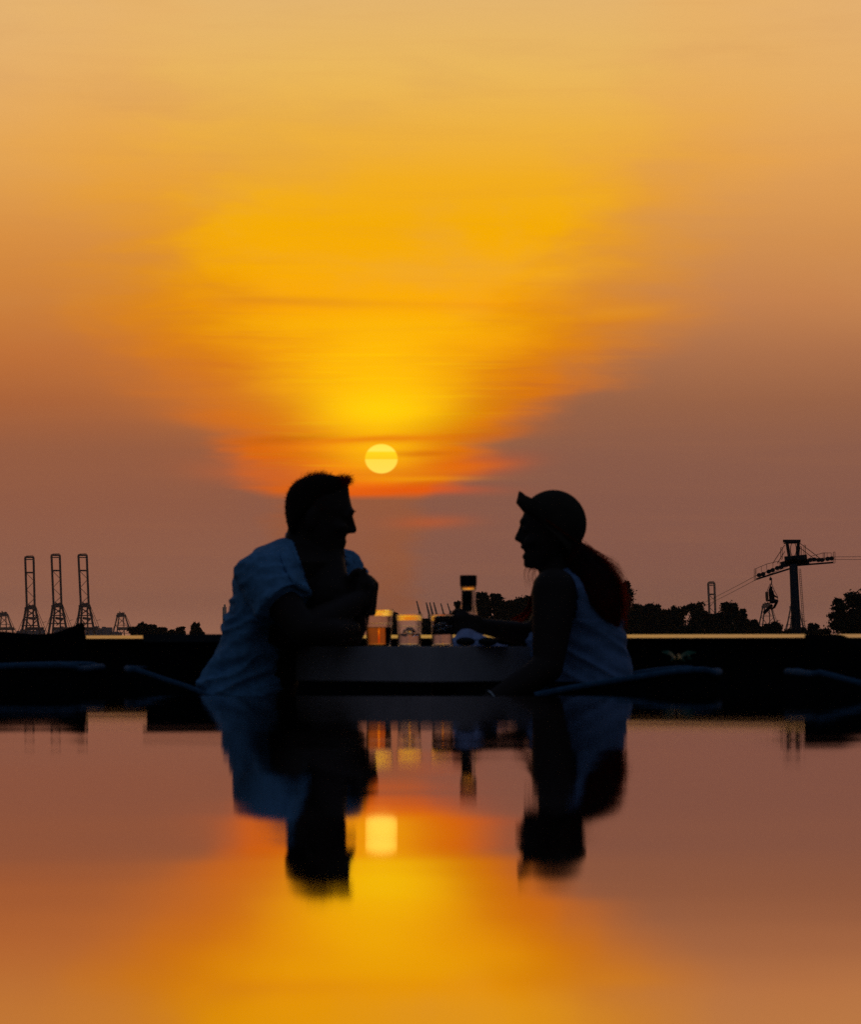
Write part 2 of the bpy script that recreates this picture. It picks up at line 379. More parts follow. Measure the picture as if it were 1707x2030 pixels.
def crv(pts, n):     # Catmull-Rom through points
    pts = [Vector(p) for p in pts]; out = []
    Q = [pts[0] * 2 - pts[1]] + pts + [pts[-1] * 2 - pts[-2]]
    for i in range(1, len(Q) - 2):
        for k in range(n):
            t_ = k / n; a, b, c, d = Q[i - 1], Q[i], Q[i + 1], Q[i + 2]
            out.append(0.5 * ((2 * b) + (c - a) * t_ + (2 * a - 5 * b + 4 * c - d) * t_ ** 2 + (3 * b - a - 3 * c + d) * t_ ** 3))
    out.append(pts[-1]); return out

# ================================================================== SETTING
GZ = -0.66
def sheet(name, x0, x1, y0, y1, z, m):
    me = bpy.data.meshes.new(name); me.from_pydata([(x0, y0, z), (x1, y0, z), (x1, y1, z), (x0, y1, z)], [], [(0, 1, 2, 3)])
    return link(name, me, m, kind='structure')
WE = 766.0 / 99.5        # far edge of the pool
# pool water
wm = bpy.data.materials.new('pool_water'); wm.use_nodes = True; t_ = wm.node_tree; b = t_.nodes['Principled BSDF']
t_.nodes.remove(b); b = t_.nodes.new('ShaderNodeBsdfDiffuse'); b.inputs['Color'].default_value = (0.004, 0.006, 0.009, 1)
co = t_.nodes.new('ShaderNodeTexCoord'); mp = t_.nodes.new('ShaderNodeMapping'); t_.links.new(co.outputs['Object'], mp.inputs[0])
mp.inputs['Scale'].default_value = (0.8, 1.6, 1)
n1 = noisen(t_, mp.outputs[0], 1.3, 2, 0.4); n2 = noisen(t_, mp.outputs[0], 7.0, 2, 0.4)
hgt = n1 * 1.0 + n2 * 0.06
bp = t_.nodes.new('ShaderNodeBump'); bp.inputs['Strength'].default_value = 1.0; bp.inputs['Distance'].default_value = 0.0008
t_.links.new(hgt.s, bp.inputs['Height']); t_.links.new(bp.outputs[0], b.inputs['Normal'])
gl = t_.nodes.new('ShaderNodeBsdfGlossy'); gl.distribution = 'BECKMANN'; gl.inputs['Color'].default_value = (1.0, 0.90, 0.87, 1); gl.inputs['Roughness'].default_value = 0.040
fr = t_.nodes.new('ShaderNodeFresnel'); fr.inputs['IOR'].default_value = 1.333
t_.links.new(bp.outputs[0], gl.inputs['Normal']); mx = t_.nodes.new('ShaderNodeMixShader')
t_.links.new((N(t_, fr.outputs[0]) * 0.38 + 0.62).s, mx.inputs[0])
t_.links.new(b.outputs[0], mx.inputs[1]); t_.links.new(gl.outputs[0], mx.inputs[2]); t_.links.new(mx.outputs[0], t_.nodes['Material Output'].inputs[0])
sheet('pool_water', -6, 6, -4, WE, 0.0, wm)
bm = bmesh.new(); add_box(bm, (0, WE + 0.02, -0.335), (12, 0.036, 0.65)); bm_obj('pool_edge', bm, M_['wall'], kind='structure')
me = bpy.data.meshes.new('terrace_floor'); me.from_pydata([(-4.6, WE + 0.04, GZ), (4.4, WE + 0.04, GZ), (4.4, 8.75, GZ), (-4.6, 14.3, GZ)], [], [(0, 1, 2, 3)])
link('terrace_floor', me, M_['deck'], kind='structure')
sheet('beach', -1600, 1600, 7.9, 700, GZ - 3.3, M_['land'])
sm = mat('sea_water', (0.01, 0.014, 0.018), 0.12, ior=1.333, bump=0.4, bscale=0.3)
sheet('sea', -1600, 1600, -60, 9300, GZ - 4.6, sm)
bm = bmesh.new()
for (x0, x1, y0, h) in ((-700, 60, 3300, 1.5), (-1500, 900, 8000, 2.5)):
    add_box(bm, ((x0 + x1) / 2, y0 + 150, -6 + h / 2), (x1 - x0, 300, h + 1.4))
bm_obj('harbour_land', bm, M_['concrete'], kind='structure')

# low wall at the seaward side of the terrace, with sloping wet coping stones
WA = Vector((-1.07, 12.0, 0)); WD = Vector((1.948, -1.2, 0)).normalized(); WN = Vector((-WD.y, WD.x, 0))   # along the wall, and seaward
t = thing('low_wall', (WA.x, WA.y, GZ), 'long dark low wall behind the tables topped by a shiny orange-lit coping', 'wall')
bm = bmesh.new(); q_ = Matrix((WD, WN, Vector((0, 0, 1)))).transposed()
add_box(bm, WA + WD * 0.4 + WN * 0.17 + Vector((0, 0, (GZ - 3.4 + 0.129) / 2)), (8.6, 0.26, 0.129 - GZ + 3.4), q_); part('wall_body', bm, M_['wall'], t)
zb = 0.1335; zt = 0.1445
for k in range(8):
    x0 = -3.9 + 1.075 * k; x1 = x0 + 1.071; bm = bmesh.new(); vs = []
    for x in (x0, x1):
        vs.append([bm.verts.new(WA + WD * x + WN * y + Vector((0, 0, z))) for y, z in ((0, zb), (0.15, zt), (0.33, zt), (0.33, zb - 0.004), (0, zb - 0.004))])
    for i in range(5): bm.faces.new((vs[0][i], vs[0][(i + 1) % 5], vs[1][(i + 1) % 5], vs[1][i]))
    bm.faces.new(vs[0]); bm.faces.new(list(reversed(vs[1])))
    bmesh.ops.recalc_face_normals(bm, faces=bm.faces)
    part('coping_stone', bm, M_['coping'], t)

# haze
hz = bpy.data.materials.new('haze'); hz.use_nodes = True; hn = hz.node_tree; hn.nodes.clear()
pv = hn.nodes.new('ShaderNodeVolumePrincipled'); pv.inputs['Density'].default_value = 4.5e-5; pv.inputs['Color'].default_value = (0.92, 0.86, 0.84, 1)
pv.inputs['Anisotropy'].default_value = 0.5
ho = hn.nodes.new('ShaderNodeOutputMaterial'); hn.links.new(pv.outputs[0], ho.inputs['Volume'])
bm = bmesh.new(); add_box(bm, (0, 4620, 60), (3300, 9480, 134)); bm_obj('haze', bm, hz, kind='stuff')

# ================================================================== FAR HARBOUR
def crane(px, d, top, scale, label, group, boom=True, tilt=0.0):
    """ship-to-shore crane; sizes in photograph pixels at distance d"""
    base = P(px, 1282, d); base.z = -4.0
    t = thing('harbour_crane', base, label, 'crane', group)
    k = d / FPX
    lean = {57: 0.010, 164: -0.006}.get(px, 0.0)
    def Q(x, y, dy=0.0): return P(px + x * scale + lean * (1200 - y), y, d + dy)
    if boom:
        bm = bmesh.new(); yt, yb = top, top + 97 * scale
        xl = lambda y: -8 + 4.5 * (y - yt) / (yb - yt)
        for s in (0, 1):
            beam(bm, Q(xl(yt) + s * 16.5, yt + 2), Q(xl(yb) + s * 15.5, yb + 10 * scale), 4.0 * k)
        part('boom', bm, M_['steel'], t)
        bm = bmesh.new(); beam(bm, Q(-9, yt + 1.5), Q(9.5, yt + 1.5), 3.6 * k, 5 * k); beam(bm, Q(-8, yt + 6), Q(9, yt + 6), 2.0 * k)
        beam(bm, Q(-6, yt - 1), Q(8, yt - 1.5), 1.2 * k)
        part('boom_tip', bm, M_['steel'], t)
        bm = bmesh.new(); y1 = top + 32 * scale
        beam(bm, Q(xl(y1), y1), Q(xl(y1) + 16, y1), 3.2 * k)
        ys = [y1, y1 + 17 * scale, y1 + 34 * scale, y1 + 51 * scale, yb]
        for i in range(4):
            a, c = ys[i], ys[i + 1]; s = i % 2
            beam(bm, Q(xl(a) + (0 if s == 0 else 16), a), Q(xl(c) + (16 if s == 0 else 0), c), 1.0 * k)
        beam(bm, Q(-6, yt + 10), Q(-5, y1), 0.6 * k)
        part('boom_bracing', bm, M_['steel'], t)
        ya = yb
    else:
        ya = top
    # apex frame and legs
    f = 1.0
    bm = bmesh.new(); beam(bm, Q(-6, ya + 2), Q(12, ya + 1), 4 * k, 8 * k); beam(bm, Q(-8, ya + 6), Q(15, ya + 5), 5.0 * k, 8 * k)
    beam(bm, Q(-1, ya - 3), Q(4, ya + 2), 2.0 * k); beam(bm, Q(8, ya - 2), Q(8, ya + 4), 1.4 * k)
    part('apex_frame', bm, M_['steel'], t)
    for (x0, x1, wd) in ((-5, -18, 4.4), (-1, -8, 3.8), (9, 10, 3.0), (13, 28, 4.2)):
        bm = bmesh.new(); yl = 1282
        beam(bm, Q(x0, ya + 4), Q(x1 * (1.0 if boom else 1.35), yl), wd * k * (1.0 if boom else 0.6), 3 * k); part('leg', bm, M_['steel'], t)
    bm = bmesh.new()
    for (x0, y0, x1, y1) in ((-4, 8, 14, 22), (14, 8, -5, 24), (-9, 24, 19, 24), (-10, 24, 6, 42), (20, 26, 2, 44), (-14, 40, 22, 40)):
        beam(bm, Q(x0, ya + y0), Q(x1, ya + y1), (2.0 if boom else 1.1) * k)
    if boom: beam(bm, Q(0, 1225), Q(14, 1227), 5 * k, 8 * k)
    part('leg_bracing', bm, M_['steel'], t)
    bm = bmesh.new()
    for (x0, y0, x1) in ((14, 2, 40), (13, 4, 34), (-6, 14, -25)):
        beam(bm, Q(x0, ya + y0), Q(x1, 1262), 0.9 * k)
    beam(bm, Q(28, ya + 34), Q(35, ya + 32), 0.8 * k)
    part('back_stay', bm, M_['steel'], t)
    bm = bmesh.new(); beam(bm, Q(-6, 1246), Q(30, 1246), 6 * k, 10 * k); part('machinery_house', bm, M_['steel'], t)
    return t
g = 'harbour cranes on the skyline'
crane(57, 3300, 1103, 1.0, 'first of the three tall harbour cranes with raised boom, nearest the left frame edge', g)
crane(110, 3300, 1099, 1.0, 'middle one of the three tall harbour cranes with raised booms', g)
crane(164, 3300, 1099, 1.0, 'third of the three tall raised-boom cranes, nearest the upswept dark daybed end', g)
crane(4, 5200, 1214, 0.8, 'partly cut off low crane frame at the left frame edge', g, False)
crane(237, 5200, 1215, 0.8, 'small low crane frame standing right of the three tall cranes', g, False)
crane(1410, 5200, 1154, 0.75, 'slim raised crane boom rising behind the trees left of the lift pylon', g)
crane(1517, 5200, 1197, 0.85, 'faint crane frame seen directly behind the hanging lift chair', g, False)
crane(1572, 5200, 1198, 0.8, 'faint crane frame half hidden by the lift pylon mast', g, False)
for x, y0, ln, lab in ((826, 1191, 26, 'tiny leaning crane boom above the middle cup, standing apart from the others'), (845, 1194, 30, 'first tiny leaning boom of the tight bunch of three between the cups'), (852, 1194, 30, 'middle tiny leaning boom of the tight bunch of three between the cups'), (860, 1194, 28, 'last tiny leaning boom of the tight bunch of three above the third cup'), (874, 1196, 24, 'single tiny leaning boom above the third cup, right of the bunch of three'), (887, 1196, 18, 'tiniest leaning boom just above the fingers of the woman')):
    d = 8200; k = d / FPX; b0 = P(x + 8, 1282, d); b0.z = -3
    t = thing('distant_crane', b0, lab, 'crane', 'tiny leaning cranes above the cups')
    bm = bmesh.new(); beam(bm, P(x, y0, d), P(x + 6, y0 + ln, d), 2.6 * k); beam(bm, P(x + 1.5, y0 + 5, d), P(x + 9, y0 + 30, d), 2.2 * k); part('boom', bm, M_['steel'], t)
    bm = bmesh.new(); beam(bm, P(x + 5, y0 + ln - 4, d), P(x + 3, 1282, d), 3 * k); beam(bm, P(x + 7, y0 + ln - 4, d), P(x + 13, 1282, d), 3 * k); part('leg', bm, M_['steel'], t)
t = thing('far_tower', Vector((P(445, 1282, 8200).x, 8200, -3)), 'slim pale tower block in the haze beside the back of the man', 'tower')
bm = bmesh.new(); k = 8200 / FPX; beam(bm, P(445, 1282, 8200), P(445, 1203, 8200), 7.5 * k, 8 * k); part('tower_wall', bm, M_['concrete'], t)
bm = bmesh.new(); beam(bm, P(445.5, 1204, 8200), P(445.5, 1198, 8200), 3.5 * k, 4 * k); part('roof_box', bm, M_['concrete'], t)
def shipb(px0, px1, ytop, d, label, seed):
    rnd = random.Random(seed); k = d / FPX; c = P((px0 + px1) / 2, 1282, d)
    t = thing('container_ship', Vector((c.x, d, -5)), label, 'ship', 'ships and stacks beneath the cranes')
    bm = bmesh.new(); beam(bm, P(px0, 1274, d), P(px1, 1274, d), 14 * k, 12 * k); part('hull', bm, M_['ship'], t)
    x = px0 + 3
    while x < px1 - 6:
        wd = rnd.uniform(6, 13); top = ytop + rnd.uniform(0, 5)
        bm = bmesh.new(); beam(bm, P(x + wd / 2, 1267, d), P(x + wd / 2, top, d), (wd - 0.6) * k, 8 * k); part('container_stack', bm, M_['ship'], t); x += wd
shipb(30, 92, 1246, 4300, 'hazy grey container ship beneath the first two tall cranes', 1)
shipb(104, 160, 1241, 4300, 'hazy grey container ship beneath the middle tall crane', 2)
shipb(166, 218, 1241, 4300, 'hazy bluish container ship right of the daybed end', 3)
shipb(216, 242, 1251, 4300, 'low hazy vessel under the small crane frame', 4)

# ================================================================== TREES
def leaf_cloud(bm, lumps, n, size, rnd):
    tot = sum(l[1] ** 2 for l in lumps)
    for c, r in lumps:
        for _ in range(int(n * r * r / tot)):
            while True:
                q = Vector((rnd.uniform(-1, 1), rnd.uniform(-1, 1), rnd.uniform(-1, 1)))
                if q.length <= 1: break
            if rnd.random() < 0.16: q = q.normalized() * rnd.uniform(0.95, 1.28)
            nz = 1 + 0.35 * noise.noise(q * 2.3 + Vector(c) * 0.7)
            p = Vector(c) + Vector((q.x * r * nz, q.y * r * nz, q.z * r * nz * 0.85))
            s = size * rnd.uniform(0.6, 1.3) * (2.3 if q.length < 0.70 else 1.0)
            m = Matrix.Rotation(rnd.uniform(0, 6.28), 3, 'Z') @ Matrix.Rotation(rnd.uniform(-1.3, 1.3), 3, 'X') @ Matrix.Rotation(rnd.uniform(0, 6.28), 3, 'Y')
            vs = [bm.verts.new(p + m @ (Vector(w_) * s)) for w_ in ((-0.5, 0, 0), (0, -0.28, 0.03), (0.55, 0, 0), (0, 0.28, 0.05))]
            bm.faces.new(vs)
def tree(px, ytop, hw, d, label, group, seed, n=1500, lumps_px=None, leaf=0.30, ybase=1276):
    rnd = random.Random(seed); k = d / FPX
    ground = GZ - 3.3
    base = Vector((P(px, 1280, d).x, d, ground))
    t = thing('tree', base, label, 'tree', group)
    r0 = hw * k
    cz = P(px, ytop, d).z - r0 * 0.9
    lumps = []
    if lumps_px:
        for (lx, ly, lr) in lumps_px: lumps.append((P(lx, ly, d) + Vector((0, rnd.uniform(-0.5, 0.5) * r0, 0)), lr * k))
    else:
        lumps.append((Vector((base.x, d, cz)), r0 * 0.72))
        for _ in range(8):
            a = rnd.uniform(0, 6.28); e = rnd.uniform(-0.2, 1.0)
            rr = r0 * rnd.uniform(0.24, 0.42)
            lumps.append((Vector((base.x + math.cos(a) * r0 * 0.62, d + math.sin(a) * r0 * 0.62, cz + e * r0 * 0.52)), rr))
        zz = P(px, ybase, d).z
        while cz - r0 * 0.6 > zz:
            cz -= r0 * 0.7
            for _ in range(3):
                a = rnd.uniform(0, 6.28)
                lumps.append((Vector((base.x + math.cos(a) * r0 * 0.6, d + math.sin(a) * r0 * 0.6, cz)), r0 * rnd.uniform(0.65, 0.85)))
    th = (P(px, ytop, d).z - ground)
    bm = bmesh.new()
    tw = max(0.09, th * 0.022)
    tube(bm, crv([base, base + Vector((rnd.uniform(-.2, .2), 0, th * 0.4)), base + Vector((rnd.uniform(-.3, .3), 0, th * 0.72))], 4), [tw * (1 - 0.06 * i) for i in range(9)], 8)
    part('trunk', bm, M_['bark'], t)
    top = base + Vector((0, 0, th * 0.6))
    bm = bmesh.new()
    for c, r in lumps[:9]:
        tube(bm, crv([top - Vector((0, 0, rnd.uniform(0, th * 0.25))), top.lerp(c, 0.5) + Vector((0, 0, -0.1 * r)), c], 3), [tw * 0.5 * (1 - 0.12 * i) for i in range(7)], 6)
    part('limb', bm, M_['bark'], t)
    bm = bmesh.new(); leaf_cloud(bm, lumps, n, leaf, rnd); part('crown', bm, M_['leaf'], t)
    return t
gR = 'trees behind the wall right of the woman'
for i, (px, yt, hw, lab) in enumerate([
    (1262, 1189, 23, 'dark rounded tree just right of the ponytail'),
    (1292, 1190, 20, 'dark tree second right of the ponytail, merging with its neighbour'),
    (1320, 1203, 17, 'low dark tree in the dip between two taller crowns right of the woman'),
    (1347, 1197, 19, 'dark tree beneath the lower end of the lift cables'),
    (1378, 1190, 20, 'dark tree where the lift cables disappear'),
    (1406, 1209, 18, 'dark low tree in front of the slim raised crane boom'),
    (1444, 1189, 22, 'tall ragged dark tree just right of the slim raised crane boom'),
    (1466, 1205, 18, 'dark tree on the right shoulder of the ragged tall tree'),
    (1487, 1226, 17, 'low bushy tree left of the faint crane frame behind the chair'),
    (1532, 1230, 21, 'round dark bush below the hanging lift chair'),
    (1507, 1236, 17, 'low dark bush left of the round bush below the lift chair'),
    (1566, 1245, 16, 'small dark bush left of the lift pylon foot'),
    (1592, 1243, 13, 'small dark bush around the lift pylon foot'),
    (1612, 1236, 11, 'small spiky bush right of the lift pylon foot'),
    (1634, 1246, 13, 'small loose bush beside the big tree at the right edge')]):
    tree(px, yt, hw, 520 - (px - 1245) * 0.25, lab, gR, 100 + i, n=5600, leaf=0.31)
tree(1700, 1166, 60, 330, 'large leafy dark tree at the right edge of the view', None, 77, n=6500, leaf=0.24,
     lumps_px=[(1700, 1192, 24), (1686, 1185, 14), (1664, 1205, 18), (1672, 1230, 24), (1656, 1240, 18), (1700, 1225, 32), (1724, 1200, 34), (1730, 1240, 34), (1648, 1222, 10), (1690, 1250, 28), (1660, 1192, 9)])
gM = 'trees behind the wall between the cups and the woman'
for i, (px, yt, hw, lab) in enumerate([
    (908, 1190, 9, 'slim leafy tree just left of the black-capped bottle'),
    (956, 1170, 17, 'spiky dark tree just right of the black-capped bottle'),
    (985, 1173, 15, 'dark tree with rounded tuft between bottle and woman'),
    (1006, 1186, 16, 'lower dark tree in the dip left of the woman'),
    (1032, 1177, 18, 'dark tree touching the near arm of the woman'),
    (1060, 1180, 18, 'dark tree mostly hidden behind the shoulder of the woman'),
    (1236, 1149, 17, 'tall dark tree peeping out right of the ponytail')]):
    tree(px, yt, hw, 540, lab, gM, 200 + i, n=4200, leaf=0.34)
gC = 'small trees seen between the plastic cups'
tree(846, 1225, 11, 560, 'small ragged tree seen between the second and third cup', gC, 301, n=1800, leaf=0.40)
tree(781, 1213, 9, 560, 'small ragged tree seen between the first and second cup', gC, 302, n=1800, leaf=0.40)
gL = 'small trees behind the wall left of the man'
for i, (px, yt, hw, lab) in enumerate([
    (266, 1240, 13, 'low left shoulder of bush at the end of the bright coping'),
    (287, 1233, 17, 'broad domed dark tree above the end of the bright coping'),
    (303, 1236, 11, 'dark tree on the right flank of the domed tree'),
    (322, 1243, 10, 'small flat-topped dark bush right of the domed tree'),
    (340, 1247, 9, 'lowest small dark bush between the domed and the ball-shaped tree'),
    (357, 1242, 8, 'ball-shaped small dark tree left of the two-tiered one'),
    (388, 1234, 9, 'small two-tiered dark tree nearest the back of the man')]):
    tree(px, yt, hw, 620, lab, gL, 400 + i, n=2600, leaf=0.42)
tree(388, 1246, 17, 625, 'low broad bush under the two-tiered tree', gL, 420, n=2600, leaf=0.42)

# ================================================================== CHAIR LIFT
D = 260.0; K = D / FPX
def R_(x, y, dy=0.0): return P(x, y, D + dy)
t = thing('lift_pylon', Vector((R_(1580, 1280).x, D, GZ - 3.3)), 'tall dark chairlift pylon with crossarm, walkways and ladder', 'pylon')
bm = bmesh.new()
a = R_(1573, 1118); c = R_(1585, 1300); c.z = GZ - 3.3
lo = a.lerp(c, 1.0)
tube(bm, [a, a.lerp(c, 0.5), c], [8.2 * K, 9.6 * K, 12.5 * K], 14); part('mast', bm, M_['pylon'], t, True)
bm = bmesh.new(); beam(bm, R_(1552.5, 1072.5), R_(1587, 1072.5), 5.5 * K, 8 * K); beam(bm, R_(1554, 1077), R_(1585, 1076), 2.4 * K, 6 * K); part('head_beam', bm, M_['pylon'], t)
for (x0, x1) in ((1560, 1568), (1583, 1580)):
    bm = bmesh.new(); beam(bm, R_(x0, 1074), R_(x1, 1122), 6.0 * K, 5 * K); part('head_post', bm, M_['pylon'], t)
bm = bmesh.new(); tube(bm, [R_(1567 + 5.8 * math.cos(q) + 6, 1089 + 14 * math.sin(q)) for q in [i * math.pi / 8 for i in range(17)]], 0.7 * K, 6); part('guard_hoop', bm, M_['pylon'], t)
for (x0, y0, x1, y1) in ((1556, 1080, 1532, 1117), (1586, 1077, 1625, 1106), (1586, 1086, 1612, 1106), (1556, 1093, 1541, 1117)):
    bm = bmesh.new(); beam(bm, R_(x0, y0), R_(x1, y1), 1.2 * K); part('strut', bm, M_['pylon'], t)
# crossarm: two halves meeting at the mast, left half slopes down
bm = bmesh.new()
def arm(bm, A, B, h0, h1):
    n = 7
    for i in range(n):
        f0, f1 = i / n, (i + 1) / n
        x0, y0 = A[0] + (B[0] - A[0]) * f0, A[1] + (B[1] - A[1]) * f0
        x1, y1 = A[0] + (B[0] - A[0]) * f1, A[1] + (B[1] - A[1]) * f1
        beam(bm, R_(x0, y0 + h0 + (h1 - h0) * f0), R_(x1, y1 + h0 + (h1 - h0) * f1), 3.4 * K, 8 * K)
        beam(bm, R_(x0, y0), R_(x1, y1), 1.6 * K, 2 * K)
arm(bm, (1576, 1112), (1500, 1141), 12, 7); arm(bm, (1576, 1110), (1652, 1107), 11, 8)
beam(bm, R_(1556, 1112), R_(1600, 1108), 18 * K, 8 * K); beam(bm, R_(1548, 1120), R_(1580, 1112), 12 * K, 8 * K); beam(bm, R_(1580, 1116), R_(1604, 1113), 11 * K, 8 * K)
part('crossarm', bm, M_['pylon'], t)
# sheave wheels
whl = bmesh.new(); bmesh.ops.create_cone(whl, cap_ends=True, segments=12, radius1=4.3 * K, radius2=4.3 * K, depth=1.2 * K)
bmesh.ops.rotate(whl, cent=(0, 0, 0), matrix=Matrix.Rotation(math.pi / 2, 3, 'X'), verts=whl.verts)
wme = bpy.data.meshes.new('sheave_wheel'); whl.to_mesh(wme); whl.free(); wme.materials.append(M_['pylon'])
for x, y in [(1505, 1140), (1513, 1138), (1524, 1133), (1532, 1130), (1541, 1126), (1549, 1124), (1606, 1110), (1614, 1109), (1623, 1110), (1630, 1110), (1641, 1108), (1649, 1107)]:
    for dy in (-2.2, 2.2):
        o = link('sheave_wheel', wme, None, t); o.location = R_(x, y) - t.location + Vector((0, dy * K * 2, 0))
for (x, y) in ((1509, 1139), (1528, 1131.5), (1545, 1125), (1610, 1109), (1626, 1110), (1645, 1107)):
    bm = bmesh.new(); s = -0.36 if x < 1570 else 0.0
    beam(bm, R_(x - 7, y - 7 * s), R_(x + 7, y + 7 * s), 6.0 * K, 3 * K); part('rocker_beam', bm, M_['pylon'], t)
# railings
bm = bmesh.new()
L1 = [(1499, 1127), (1520, 1118), (1545, 1112)]
L2 = [(1607, 1103), (1632, 1096), (1648, 1096)]
for L_, yo in ((L1, 11), (L2, 12)):
    for dy in (-1, 1):
        pts = [R_(x, y, dy * 0.5) for x, y in L_]
        tube(bm, pts, 0.5 * K, 5)
        for x, y in L_ + [((L_[0][0] + L_[1][0]) / 2, (L_[0][1] + L_[1][1]) / 2), ((L_[2][0] + L_[1][0]) / 2, (L_[2][1] + L_[1][1]) / 2)]:
            beam(bm, R_(x, y, dy * 0.5), R_(x, y + yo, dy * 0.5), 0.7 * K)
part('railing', bm, M_['pylon'], t)
for (x0, y0, x1, y1) in ((1495.5, 1127, 1498.5, 1150), (1652, 1094, 1655.5, 1116), (1548, 1085, 1551, 1108), (1586, 1083, 1589, 1104), (1594, 1080, 1597, 1102), (1632, 1096, 1635, 1110)):
    bm = bmesh.new()
    tube(bm, [R_(x0, y1), R_(x0, y0 + 1), R_((x0 + x1) / 2, y0), R_(x1, y0 + 1), R_(x1, y1), R_((x0 + x1) / 2, y1 + 0.5)], 0.55 * K, 6, closed=True); part('end_hoop', bm, M_['pylon'], t)
bm = bmesh.new()
for s in (0, 3.4): beam(bm, R_(1584 + s, 1128), R_(1593 + s, 1254), 0.8 * K)
for i in range(36):
    f = i / 35; beam(bm, R_(1584 + 9 * f, 1128 + 126 * f), R_(1587.4 + 9 * f, 1128 + 126 * f), 0.8 * K)
part('ladder', bm, M_['pylon'], t)
# cables
for (lab, y0, y1, ye, nm) in (('upper lift cable running down behind the trees and off to the right', 1142, 1196, 1105, 0), ('lower lift cable running down behind the trees and off to the right', 1150, 1202, 1110, 1)):
    far = P(1300, 1232 + 6 * nm, 640)
    mid = [R_(1650, ye - 1 if nm == 0 else 1109), R_(1576, 1112 + 5 * nm), R_(1497, y0)]
    right_ = P(1760, 1103 if nm == 0 else 1109, 250)
    pts = [right_] + mid
    a = mid[-1]
    for i in range(1, 17):
        f = i / 16; q = a.lerp(far, f); q.z -= 4 * f * (1 - f) * 0.4; pts.append(q)
    bm = bmesh.new(); tube(bm, pts, 0.45 * K, 6)
    me = bpy.data.meshes.new('lift_cable'); bm.to_mesh(me); bm.free()
    link('lift_cable', me, M_['pylon'], label=lab, category='cable', group='steel cables of the chairlift')
# hanging chair
t = thing('lift_chair', R_(1527, 1146), 'chairlift seat hanging under the left end of the pylon arm', 'lift chair')
bm = bmesh.new(); tube(bm, crv([R_(1527, 1143), R_(1530, 1153), R_(1527, 1163), R_(1524, 1172)], 4), 1.0 * K, 6); part('hanger', bm, M_['pylon'], t)
bm = bmesh.new(); add_box(bm, R_(1528, 1148), (5 * K, 4 * K, 5 * K)); part('grip', bm, M_['pylon'], t)
for dy in (-0.9, 0.9):
    bm = bmesh.new(); tube(bm, crv([R_(1527, 1157, 0), R_(1520, 1175, dy), R_(1519, 1188, dy), R_(1524, 1195, dy), R_(1538, 1194, dy), R_(1542, 1184, dy), R_(1536, 1172, dy), R_(1530, 1157, 0)], 4), 0.6 * K, 6); part('side_frame', bm, M_['pylon'], t)
bm = bmesh.new(); beam(bm, R_(1521, 1190), R_(1540, 1192), 2.6 * K, 1.9); part('seat', bm, M_['pylon'], t)
bm = bmesh.new(); beam(bm, R_(1520, 1173), R_(1521, 1190), 1.2 * K, 1.9); part('backrest', bm, M_['pylon'], t)
bm = bmesh.new(); beam(bm, R_(1541, 1192), R_(1515, 1197), 1.3 * K, 1.8); part('footrest', bm, M_['pylon'], t)
t = thing('person', R_(1530, 1190), 'tiny silhouetted rider sitting in the hanging lift chair with a long board on the feet', 'person')
bm = bmesh.new()
limb(bm, [R_(1529, 1174), R_(1531, 1191)], [5.4 * K, 5.6 * K]); ellipsoid(bm, R_(1528.5, 1166), (3.4 * K, 3.4 * K, 4.2 * K))
for dy in (-0.16, 0.16):
    limb(bm, [R_(1531, 1190, dy), R_(1541, 1191, dy), R_(1535, 1204, dy), R_(1529, 1207, dy)], [3.6 * K, 3.0 * K, 2.4 * K, 1.8 * K])
    limb(bm, [R_(1529, 1173, dy * 1.6), R_(1535, 1181, dy * 1.6), R_(1541, 1184, dy)], [2.4 * K, 2.0 * K, 1.5 * K])
part('body', remeshed(bm, 0.035, 1), M_['trousers'], t, True)
t = thing('snowboard_sledge', R_(1522, 1207), 'short dark board dangling from the rider in the lift chair', 'board')
t.name = 'board'
bm = bmesh.new(); beam(bm, R_(1531, 1199), R_(1514, 1215), 5.5 * K, 9 * K); part('deck', bm, M_['pylon'], t)

